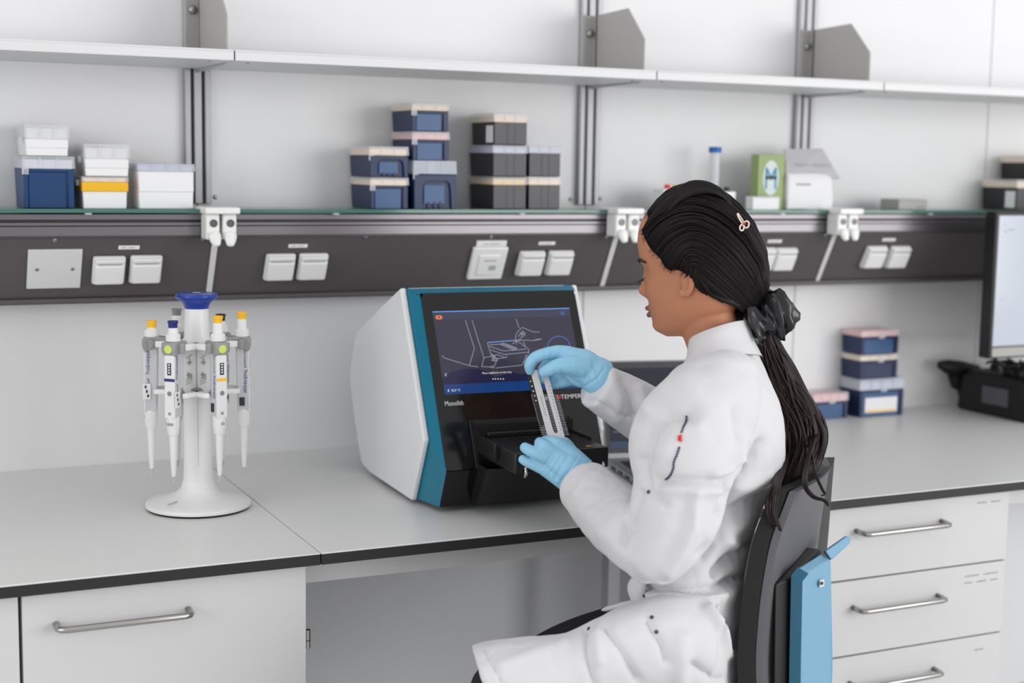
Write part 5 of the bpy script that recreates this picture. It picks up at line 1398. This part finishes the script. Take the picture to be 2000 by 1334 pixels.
chain(gr, [(1155, 735, 0.006, 26), (1132, 735, 0.012, 22), (1116, 730, 0.014, 18)], RW)
# flared glove cuff
limb(gr, [(1152, 723, RW, 33, 0.028), (1164, 732, RW + 0.001, 37, 0.031), (1172, 738, RW + 0.002, 37, 0.031), (1176, 741, RW + 0.003, 33, 0.028)], 30, 0.25)
gm = remesh(gr, 0.0016, 3, 0.5)
GFR = [([(1093, 690), (1096, 712)], 1.5, -0.0008), ([(1100, 690), (1104, 718)], 1.5, -0.0009), ([(1106, 692), (1112, 720)], 1.5, -0.0008), ([(1113, 695), (1118, 722)], 1.6, -0.0007),
       ([(1080, 682), (1074, 702)], 1.5, -0.0010), ([(1060, 683), (1066, 698)], 1.3, -0.0009), ([(1043, 697), (1050, 708)], 1.3, -0.0010), ([(1083, 726), (1090, 745)], 1.8, -0.0012), ([(1096, 724), (1110, 750)], 2.0, -0.0014),
       ([(1138, 728), (1142, 750)], 1.8, 0.0014), ([(1146, 724), (1152, 748)], 1.8, -0.0016), ([(1156, 722), (1166, 745)], 1.8, 0.0014), ([(1142, 754), (1165, 740), (1180, 718)], 1.8, -0.0025), ([(1150, 712), (1168, 722)], 1.8, -0.0012)]
folds(gm, GFR, 0.2)
g2 = link('glove', gm, 'glove_blue', person, smooth=True); g2['label'] = 'light blue glove on the upper hand'

# ------------------------------------------------------------------ hair
EC = (0.0, 0.0, 0.012)
def eray(px, py, s=1.0):
    """pixel -> near surface of the head ellipsoid, in head coordinates"""
    ax = np.array([0.105, 0.080, 0.107]) * s
    o = CAM - HP(*EC); d = ray(px, py)
    lo = np.array([o @ HF, o @ HL, o @ HU]) / ax; ld = np.array([d @ HF, d @ HL, d @ HU]) / ax
    a, b, c = ld @ ld, 2 * lo @ ld, lo @ lo - 1
    disc = b * b - 4 * a * c
    t = (-b - math.sqrt(max(disc, 0))) / (2 * a)
    q = (lo + ld * t) * ax
    return q + np.array(EC)
TIE = P(1478, 612, W0 + 0.012)
_q = TIE - HC; TIEH = np.array([_q @ HF, _q @ HL, _q @ HU])
# hairline from below the near ear, over the temple and forehead to the parting on top
HLN = [(1432, 598), (1400, 586), (1372, 574), (1352, 552), (1338, 534), (1322, 527), (1308, 527), (1298, 520), (1290, 506), (1276, 492), (1266, 478), (1258, 462), (1255, 448), (1266, 433)]
starts = [eray(a, b, 1.0) for a, b in HLN]
top = [np.array([0.071, 0.030, 0.083]), np.array([0.070, 0.0, 0.088])]
starts = starts + top
mir = [np.array([p[0], -p[1], p[2]]) for p in starts[::-1]][1:]
allst = catmull(np.array(starts + mir), 7)
NS, NT = len(allst), 34
ec = np.array(EC)
def scalp(dirv):
    ax = np.array([0.0985, 0.080, 0.1035])
    d = dirv / np.linalg.norm(dirv)
    fl = max(0.0, d @ np.array([-0.74, 0.0, 0.67]))
    return (1.0 - 0.085 * fl ** 4) / math.sqrt(((d / ax) ** 2).sum())
def strand(st, phi, lift=0.0, wob=0.0, ph=0.0):
    a = st - ec; b = TIEH - ec
    ra, rb = np.linalg.norm(a), np.linalg.norm(b)
    ua, ub = a / ra, b / rb
    um = np.array([-0.22, math.sin(phi), math.cos(phi)]); um /= np.linalg.norm(um)
    cc = 2 * um - 0.5 * (ua + ub)
    out = []
    for k in range(NT):
        t = k / (NT - 1)
        u = (1 - t) ** 2 * ua + 2 * t * (1 - t) * cc + t * t * ub
        u = u / np.linalg.norm(u)
        r = scalp(u)
        k0 = smoothstep(t / 0.12); k1 = smoothstep((t - 0.80) / 0.20)
        r = ra * (1 - k0) + (r + 0.006) * k0
        r = r * (1 - k1) + rb * k1
        p = ec + u * (r + lift * math.sin(math.pi * t) ** 0.5 + wob * math.sin(ph + t * 9) * math.sin(math.pi * t))
        out.append(p)
    return out
def phi_of(f):
    """f = 0 below the near ear .. 0.5 parting .. 1 below the far ear"""
    g = abs(f - 0.5) * 2
    return math.copysign(math.radians(np.interp(g, (0, 0.15, 0.35, 0.7, 1.0), (4, 22, 55, 92, 118))), 0.5 - f)
rng = random.Random(11)
grid = []
for i, st in enumerate(allst):
    gv = 0.0022 * math.sin(i * 2.1) + 0.0018 * math.sin(i * 0.83 + 1) + 0.0012 * rng.uniform(-1, 1)
    grid.append([HP(*q) for q in strand(st, phi_of(i / (NS - 1)), gv)])
m = MB()
vs_, fs_ = [], []
for r in grid: vs_ += r
for i in range(NS - 1):
    for k in range(NT - 1):
        fs_.append((i * NT + k, (i + 1) * NT + k, (i + 1) * NT + k + 1, i * NT + k + 1))
# inner surface so the cap has thickness
n0 = len(vs_)
for r in grid:
    for q in r: vs_.append(HC + (np.array(q) - HC) * 0.955)
for i in range(NS - 1):
    for k in range(NT - 1):
        fs_.append((n0 + i * NT + k, n0 + i * NT + k + 1, n0 + (i + 1) * NT + k + 1, n0 + (i + 1) * NT + k))
for i in range(NS - 1):
    fs_.append((i * NT, n0 + i * NT, n0 + (i + 1) * NT, (i + 1) * NT))
m.add(vs_, fs_)
hair = m.build('hair', 'hair_dark', person, smooth=True); hair['label'] = 'long dark brown hair tied in a low ponytail'
# fine locks lying on the cap
m = MB()
for q in range(430):
    f = rng.uniform(0, 1) * (NS - 1)
    i = int(f); g = f - i
    st = allst[i] * (1 - g) + allst[min(i + 1, NS - 1)] * g
    P_ = strand(st, phi_of(f / (NS - 1)), 0.0025 + rng.uniform(-0.001, 0.0016), 0.0012, rng.uniform(0, 6))
    P_ = P_[::2]
    r0 = rng.uniform(0.0008, 0.0020)
    m.tube([HP(*p) for p in P_], [r0 * (0.35 + 0.65 * math.sin(math.pi * min(1, (k + 0.6) / len(P_)) ** 0.8)) for k in range(len(P_))], 5)
m.build('hair_locks', 'hair_dark', hair, smooth=True)['kind'] = 'stuff'
# wisps along the hairline
m = MB()
for q in range(60):
    f = rng.uniform(0.1, 0.47) * (NS - 1); i = int(f)
    st = allst[i]
    a = HP(*st); d = HF * rng.uniform(0.002, 0.008) - HU * rng.uniform(0.0, 0.008) + HL * rng.uniform(-0.001, 0.002)
    b = HP(*strand(st, phi_of(f / (NS - 1)), 0.001)[4])
    m.tube([b, (a + b) / 2 + HL * 0.002, a, a + d], [0.0006, 0.0006, 0.0005, 0.0001], 4)
m.build('hairline_wisps', 'hair_dark', hair)['kind'] = 'stuff'
# raised half-up section ending at the clip
m = MB()
CL = P(1450, 436, W0 - 0.035)
for q in range(46):
    s = q / 45.0
    st = HP(0.058 - 0.02 * abs(s - 0.5), 0.066 * (0.5 - s) * 2 * 0.8 + 0.012, 0.0935 - 0.05 * abs(s - 0.5) ** 1.4 * 1.6)
    mid = HP(0.0, 0.058 * (0.5 - s) * 2 * 0.75 + 0.016, 0.1235 - 0.04 * abs(s - 0.5) ** 1.5 * 1.6)
    md2 = HP(-0.048, 0.04 * (0.5 - s) + 0.02, 0.108 - 0.012 * abs(s - 0.5))
    e_ = CL + HL * rng.uniform(-0.008, 0.008) - HF * 0.004
    fin = HP(-0.098, 0.018 + rng.uniform(-0.01, 0.01), 0.022)
    m.tube(catmull([st, mid, md2, e_, fin], 6), [0.0006, 0.0010, 0.0015, 0.002, 0.0025, 0.003] + [0.0034] * 15 + [0.003] * 3 + [0.0012], 6)
m.build('half_up_section', 'hair_dark', hair, smooth=True)
# ponytail: core loft and locks
PT_ = [(1486, 628, 2.372, 24), (1495, 668, 2.385, 26), (1510, 716, 2.40, 38), (1532, 770, 2.405, 42), (1556, 820, 2.405, 48), (1562, 865, 2.405, 48), (1548, 915, 2.40, 46), (1530, 960, 2.395, 36)]
m = MB()
limb(m, [(a, b, c, r, r * 0.00078) for a, b, c, r in PT_], 24, 0.6)
pony = m.build('ponytail', 'hair_brown', hair, smooth=True)
m = MB()
PQ = catmull(np.array(PT_, float), 6)
for q in range(300):
    an = rng.uniform(0, 2 * math.pi); rr = math.sqrt(rng.uniform(0.55, 1.0)) * 1.12; ph = rng.uniform(0, 6.28); fr = rng.uniform(1.5, 3.5)
    s_end = rng.uniform(0.80, 1.0)
    pts = []
    nn = int(len(PQ) * s_end)
    for k in range(nn):
        a, b, c, r = PQ[k]; u = k / (len(PQ) - 1)
        an2 = an + 0.35 * math.sin(ph + u * fr * 2)
        wv = 2.0 * u * math.sin(ph + u * 9)
        pts.append(P(a + math.cos(an2) * r * rr + wv, b + wv * 0.5, c + math.sin(an2) * r * rr * 0.00082))
    r0 = rng.uniform(0.0008, 0.0030)
    m.tube(pts[::2], [r0 * min(1, 0.5 + 2 * k / len(pts)) * (1 - 0.85 * smoothstep((k / max(1, len(pts[::2]) - 1) - 0.72) / 0.28)) for k in range(len(pts[::2]))], 5)
m.build('ponytail_locks', 'hair_brown', pony, smooth=True)['kind'] = 'stuff'
# loose ends
def loose(ptsx, r, nlock, spread, nm):
    m = MB()
    for q in range(nlock):
        o1, o2 = rng.uniform(-1, 1), rng.uniform(-1, 1)
        Q = catmull(np.array([(a + o1 * spread * (1 - 0.6 * i / len(ptsx)), b + o2 * spread * 0.4, c + o2 * 0.004) for i, (a, b, c) in enumerate(ptsx)], float), 5)
        m.tube([P(*k) for k in Q], [r * (0.6 + 0.4 * math.sin(math.pi * i / len(Q))) * (1 - 0.8 * (i / len(Q)) ** 3) for i in range(len(Q))], 6)
    m.build(nm, 'hair_brown', pony, smooth=True)
loose([(1538, 880, 2.39), (1520, 940, 2.25), (1504, 975, 2.205), (1502, 1005, 2.20), (1512, 1030, 2.20)], 0.0026, 22, 9, 'loose_lock')
loose([(1536, 885, 2.39), (1518, 950, 2.22), (1512, 1000, 2.20), (1524, 1036, 2.198)], 0.0022, 12, 6, 'loose_lock')
loose([(1592, 850, 2.37), (1578, 900, 2.30), (1572, 945, 2.22), (1588, 970, 2.22), (1610, 978, 2.22), (1618, 988, 2.22)], 0.0020, 9, 5, 'curled_lock')
loose([(1584, 870, 2.36), (1592, 920, 2.26), (1606, 955, 2.22), (1612, 965, 2.22), (1604, 968, 2.22)], 0.0017, 6, 4, 'curled_lock')
loose([(1548, 735, 2.38), (1580, 775, 2.37), (1596, 805, 2.36), (1604, 825, 2.36)], 0.0007, 3, 2, 'flyaway_strand')
loose([(1594, 812, 2.38), (1609, 845, 2.38), (1606, 880, 2.38), (1592, 905, 2.38)], 0.0026, 12, 5, 'loose_lock')
m = MB()
for q in range(34):
    f = q / 33.0; j = rng.uniform(-1.5, 1.5)
    Q = catmull(np.array([(1366 + 8 * f, 560 - 10 * f + j, 2.300 - 0.004 * f), (1392 + 6 * f, 579 - 16 * f + j, 2.296), (1430 + 4 * f, 594 - 18 * f + j, 2.306), (1458, 606 - 10 * f, 2.330), (1482, 616 - 4 * f, 2.352)], float), 5)
    m.tube([P(*k) for k in Q], [0.0008, 0.0014, 0.002] + [0.0026] * (len(Q) - 3), 6)
m.build('nape_locks', 'hair_dark', hair, smooth=True)
# scrunchie: a gathered satin ring
m = MB()
c0 = P(1487, 620, W0 + 0.006)
axd = P(1512, 668, W0 + 0.012) - P(1470, 582, W0 + 0.012); axd /= np.linalg.norm(axd)
u = np.cross(axd, _F); u /= np.linalg.norm(u); v = np.cross(axd, u)
NR, NM = 120, 22; rs = []
for i in range(NR):
    a = 2 * math.pi * i / NR
    R0 = 0.026 + 0.004 * math.sin(3 * a + 1) + 0.002 * math.sin(8 * a); r1 = 0.0200 + 0.0045 * math.sin(7 * a) + 0.0035 * math.sin(12 * a + 2) + 0.0018 * math.sin(19 * a)
    off = 0.008 * math.sin(5 * a + 0.7) + 0.003 * math.sin(13 * a)
    dirr = u * math.cos(a) + v * math.sin(a)
    rg = []
    for k in range(NM):
        q = 2 * math.pi * k / NM
        rk = r1 * (1 + 0.16 * math.sin(3 * q + 9 * a) + 0.08 * math.sin(7 * q - 14 * a))
        rg.append(c0 + dirr * (R0 + rk * math.cos(q)) + axd * (off + 1.4 * rk * math.sin(q)))
    rs.append(rg)
rs.append(rs[0])
m.rings(rs, False, False)
link_ = m.build('scrunchie', 'satin_black', person, smooth=True); link_['label'] = 'black satin scrunchie'
# butterfly clip
_ht = tree_of(hair).ray_cast(Vector(CAM), Vector(ray(1449, 436)).normalized())[0]
cp = (np.array(_ht) if _ht is not None else P(1453, 433, W0 - 0.04)) - _F * 0.009
def loop(pts, r): return [cp + _R * (a * 0.00083) - _U * (b * 0.00083) - _F * 0.002 * math.sin(i) for i, (a, b) in enumerate(pts)]
clip = None
for pts in ([(0, 2), (-5, -4), (-10, -14), (-9, -17), (-3, -9), (2, -1), (0, 2)], [(0, 2), (6, -3), (11, 0), (10, 8), (5, 9), (1, 3), (0, 2)], [(0, 2), (-5, 6), (-6, 12), (-2, 15), (2, 11), (1, 4), (0, 2)]):
    L_ = catmull(np.array(loop(pts, 1)), 4)
    o = MB().tube(L_, 0.0013, 8)
    if clip is None:
        clip = o.build('hair_clip', 'clip_pearl', person, smooth=True); clip['label'] = 'small pearl butterfly hair clip'
    else:
        o.build('clip_wing', 'clip_pearl', clip, smooth=True)
m = MB(); blob(m, cp + _R * 0.0022 - _U * 0.0015 - _F * 0.002, (_R * 0.0022, _U * 0.0022, _F * 0.0022), 10)
m.build('clip_stone', 'clip_red', clip, smooth=True)

# ------------------------------------------------------------------ the capillary rack held in both hands
RKW = 2.452
def K(px, py, h=0.0): return P(px, py, RKW - (py - 724) * 0.00012) - _F * h
kk = thing('capillary_rack', 'silver two-pronged rack of glass capillaries held between the gloved hands', 'sample rack', K(1085, 850))
outl = [(1035.6, 724), (1048.8, 722.5), (1079.5, 838), (1083, 845), (1087.5, 846), (1089.5, 843), (1059.5, 734.5), (1062, 728), (1070, 730), (1103.5, 855), (1101, 862), (1074, 866), (1071, 858)]
A = [K(a, b, 0.0015) for a, b in outl]; B = [K(a, b, -0.0015) for a, b in outl]
nn = len(outl)
m = MB().add(A + B, [tuple(range(nn)), tuple(range(2 * nn - 1, nn - 1, -1))] + [(i, nn + i, nn + (i + 1) % nn, (i + 1) % nn) for i in range(nn)])
m.build('fork_plate', 'plate_silver', kk)
bk = [(1030, 737), (1037, 728), (1064, 828), (1056, 834)]
A = [K(a, b, -0.002) for a, b in bk]; B = [K(a, b, -0.005) for a, b in bk]
MB().frustum(A, B).build('backing_strip', 'dev_black_matte', kk)
for k in range(5):
    c = K(1036.5 + 2.6 * k, 745 + 9.4 * k, -0.0012)
    MB().lathe([(0, -0.0006), (0.0012, -0.0006), (0.0012, 0.0006), (0, 0.0006)], c, 10, _F).build('strip_dot', 'label_white', kk)
for k in range(24):
    y = 771 + 3.35 * k; sh = (y - 771) * 0.27
    a, b = K(1037 + sh, y + 0.4, -0.0026), K(1090 + sh * 1.04, y + 1.0, -0.0026)
    MB().tube([a, b], 0.00055, 6).build('capillary', 'capillary', kk)
for k in range(14):
    y = 755 + 6.4 * k; x = 1070 + (y - 745) * 0.272
    a = K(x - 1.2, y, 0.0016)
    MB().add([K(x - 1, y - 1.4, 0.0017), K(x + 1, y - 1.4, 0.0017), K(x + 1, y + 1.4, 0.0017), K(x - 1, y + 1.4, 0.0017)], [(0, 1, 2, 3)]).build('scale_mark', 'ink_grey', kk)
m = MB()
for k in range(12):
    y = 774 + 3.4 * k; x = 1056 + (y - 774) * 0.262
    m.add([K(x - 1.2, y - 1, 0.0017), K(x + 1.0, y - 1.2, 0.0017), K(x + 1.4, y + 0.8, 0.0017), K(x - 0.8, y + 1, 0.0017)], [(0, 1, 2, 3)])
m.build('engraved_lettering', 'ink_grey', kk)
# ================================================================== the chair
chair = thing('task_chair', 'grey shelled task chair with light blue back cover behind the lab coat', 'chair', P(1470, 1700, 2.35))
def grid_shell(near, far, wn, wf, bulge, thick, name, m_, parent, nu=16, flip=1):
    N_ = catmull(np.array(near, float), 5); Fa = catmull(np.array(far, float), 5)
    k = min(len(N_), len(Fa)); N_, Fa = N_[:k], Fa[:k]
    fr, bk = [], []
    for i in range(k):
        a, b = P(N_[i][0], N_[i][1], wn), P(Fa[i][0], Fa[i][1], wf)
        r = []
        for j in range(nu + 1):
            t = j / nu
            r.append(a + (b - a) * t + _R * bulge * math.sin(math.pi * t))
        fr.append(r); bk.append([p + _R * thick for p in r])
    rings = []
    for i in range(k):
        rings.append(fr[i] + bk[i][::-1])
    m = MB().rings(rings)
    return m.build(name, m_, parent, smooth='auto')
near = [(1506, 958), (1492, 995), (1470, 1055), (1455, 1130), (1445, 1210), (1440, 1300), (1446, 1400)]
far = [(1604, 893), (1599, 950), (1592, 1040), (1584, 1130), (1577, 1220), (1572, 1310), (1575, 1400)]
back = grid_shell(near, far, 2.215, 2.60, 0.02, 0.024, 'back_cushion', 'chair_black', chair)
near2 = [(a + 36, b + 2) for a, b in near]; far2 = [(a + 8 - 2, b) for a, b in far]
grid_shell(near2, [(a - 4, b) for a, b in far], 2.222, 2.592, 0.024, 0.012, 'back_shell', 'chair_grey', chair)
# black spine bracket
m = MB()
sp = [(1548, 1078, 2.33), (1572, 1066, 2.44), (1590, 1080, 2.44), (1560, 1110, 2.33)]
A = [P(1512, 1138, 2.232), P(1574, 1066, 2.36), P(1606, 1070, 2.38), P(1552, 1124, 2.256)]
B = [P(1508, 1420, 2.232), P(1575, 1420, 2.36), P(1608, 1420, 2.38), P(1548, 1420, 2.256)]
m.frustum(B, A)
m.build('spine', 'chair_black', chair, bevel=0.006, seg=3)
# light blue cover with a raised tip
m = MB()
wA, wB = 2.240, 2.322
face = [(1568, 1136, wA), (1580, 1120, wA + 0.012), (1624, 1092, wB), (1626, 1180, wB), (1628, 1300, wB), (1624, 1420, wB), (1563, 1420, wA), (1565, 1280, wA)]
A = [P(*q) for q in face]
B = [P(q[0] - 22, q[1] - 12, q[2] + 0.006) for q in face]
nn = len(face)
cov = MB().add(A + B, [tuple(range(nn)), tuple(range(2 * nn - 1, nn - 1, -1))] + [(i, nn + i, nn + (i + 1) % nn, (i + 1) % nn) for i in range(nn)])
cover = cov.build('back_cover', 'chair_blue', chair, bevel=0.004, seg=3)
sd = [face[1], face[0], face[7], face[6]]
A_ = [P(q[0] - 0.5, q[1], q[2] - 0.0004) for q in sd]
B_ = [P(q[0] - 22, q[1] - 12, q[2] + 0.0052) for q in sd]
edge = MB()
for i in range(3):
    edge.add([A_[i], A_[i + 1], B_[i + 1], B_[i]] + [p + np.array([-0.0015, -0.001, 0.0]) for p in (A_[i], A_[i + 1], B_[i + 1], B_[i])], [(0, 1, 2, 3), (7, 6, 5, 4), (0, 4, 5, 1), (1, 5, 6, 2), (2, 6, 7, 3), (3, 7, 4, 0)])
edge.build('cover_side_shade', 'chair_blue_shaded', cover)  # painted shade on the cover's left side face
tip = [(1612, 1076, wB - 0.01), (1655, 1046, wB + 0.04), (1662, 1052, wB + 0.04), (1659, 1062, wB + 0.04), (1624, 1094, wB - 0.004)]
A = [P(*q) for q in tip]; B = [P(q[0] - 5, q[1] + 1, q[2] + 0.05) for q in tip]
nn = 5
MB().add(A + B, [tuple(range(nn)), tuple(range(2 * nn - 1, nn - 1, -1))] + [(i, nn + i, nn + (i + 1) % nn, (i + 1) % nn) for i in range(nn)]).build('cover_tip', 'chair_blue', cover, bevel=0.002)
a = [P(1600, 1133, 2.280), P(1609, 1131, 2.292), P(1609, 1144, 2.292), P(1600, 1147, 2.280)]
MB().frustum(a, [p - _F * 0.003 for p in a]).build('maker_tag', 'tag_white', cover)
a = [P(1603, 1137, 2.276), P(1607, 1136, 2.281), P(1607, 1141, 2.281), P(1603, 1142, 2.276)]
MB().frustum(a, [p - _F * 0.004 for p in a]).build('tag_mark', 'ink_dark', cover)
# seat, column, star base and castors (below the frame)
sc_ = P(1290, 1300, W0); sx_, sy_ = sc_[0], sc_[1]
rs = []
for z, k in ((0.455, 0.80), (0.462, 0.97), (0.485, 1.0), (0.503, 0.97), (0.509, 0.86)):
    rg = []
    for i in range(36):
        q = 2 * math.pi * i / 36
        c_, s_ = math.cos(q), math.sin(q)
        rg.append(np.array([sx_, sy_, z]) + (-_fw) * 0.225 * k * (abs(c_) ** 0.6) * (1 if c_ > 0 else -1) + np.cross((0, 0, 1), _fw) * 0.215 * k * (abs(s_) ** 0.6) * (1 if s_ > 0 else -1))
    rs.append(rg)
MB().rings(rs).build('seat_cushion', 'chair_black', chair, smooth='auto')
MB().lathe([(0, 0.09), (0.045, 0.09), (0.045, 0.11), (0.028, 0.13), (0.028, 0.40), (0.07, 0.43), (0.09, 0.455), (0, 0.455)], (sx_, sy_, 0), 24).build('gas_column', 'chair_metal', chair, smooth='auto')
for k in range(5):
    q = 2 * math.pi * k / 5 + 0.5
    e = np.array([math.cos(q), math.sin(q), 0])
    c = np.array([sx_, sy_, 0])
    arm_ = MB().tube([c + e * 0.03 + np.array([0, 0, 0.105]), c + e * 0.18 + np.array([0, 0, 0.09]), c + e * 0.29 + np.array([0, 0, 0.075])], [0.026, 0.020, 0.016], 12).build('base_arm', 'chair_metal', chair, smooth='auto')
    MB().lathe([(0, -0.02), (0.027, -0.02), (0.030, -0.012), (0.030, 0.012), (0.027, 0.02), (0, 0.02)], c + e * 0.29 + np.array([0, 0, 0.0305]), 20, np.cross((0, 0, 1), e)).build('castor', 'rubber_black', arm_, smooth='auto')
lb = P(1525, 1420, 2.40)
MB().tube([lb, (lb[0], lb[1], 0.45), (sx_ + 0.02, sy_, 0.44)], [0.022, 0.022, 0.022], 10).build('back_bar', 'chair_metal', chair, smooth=True)
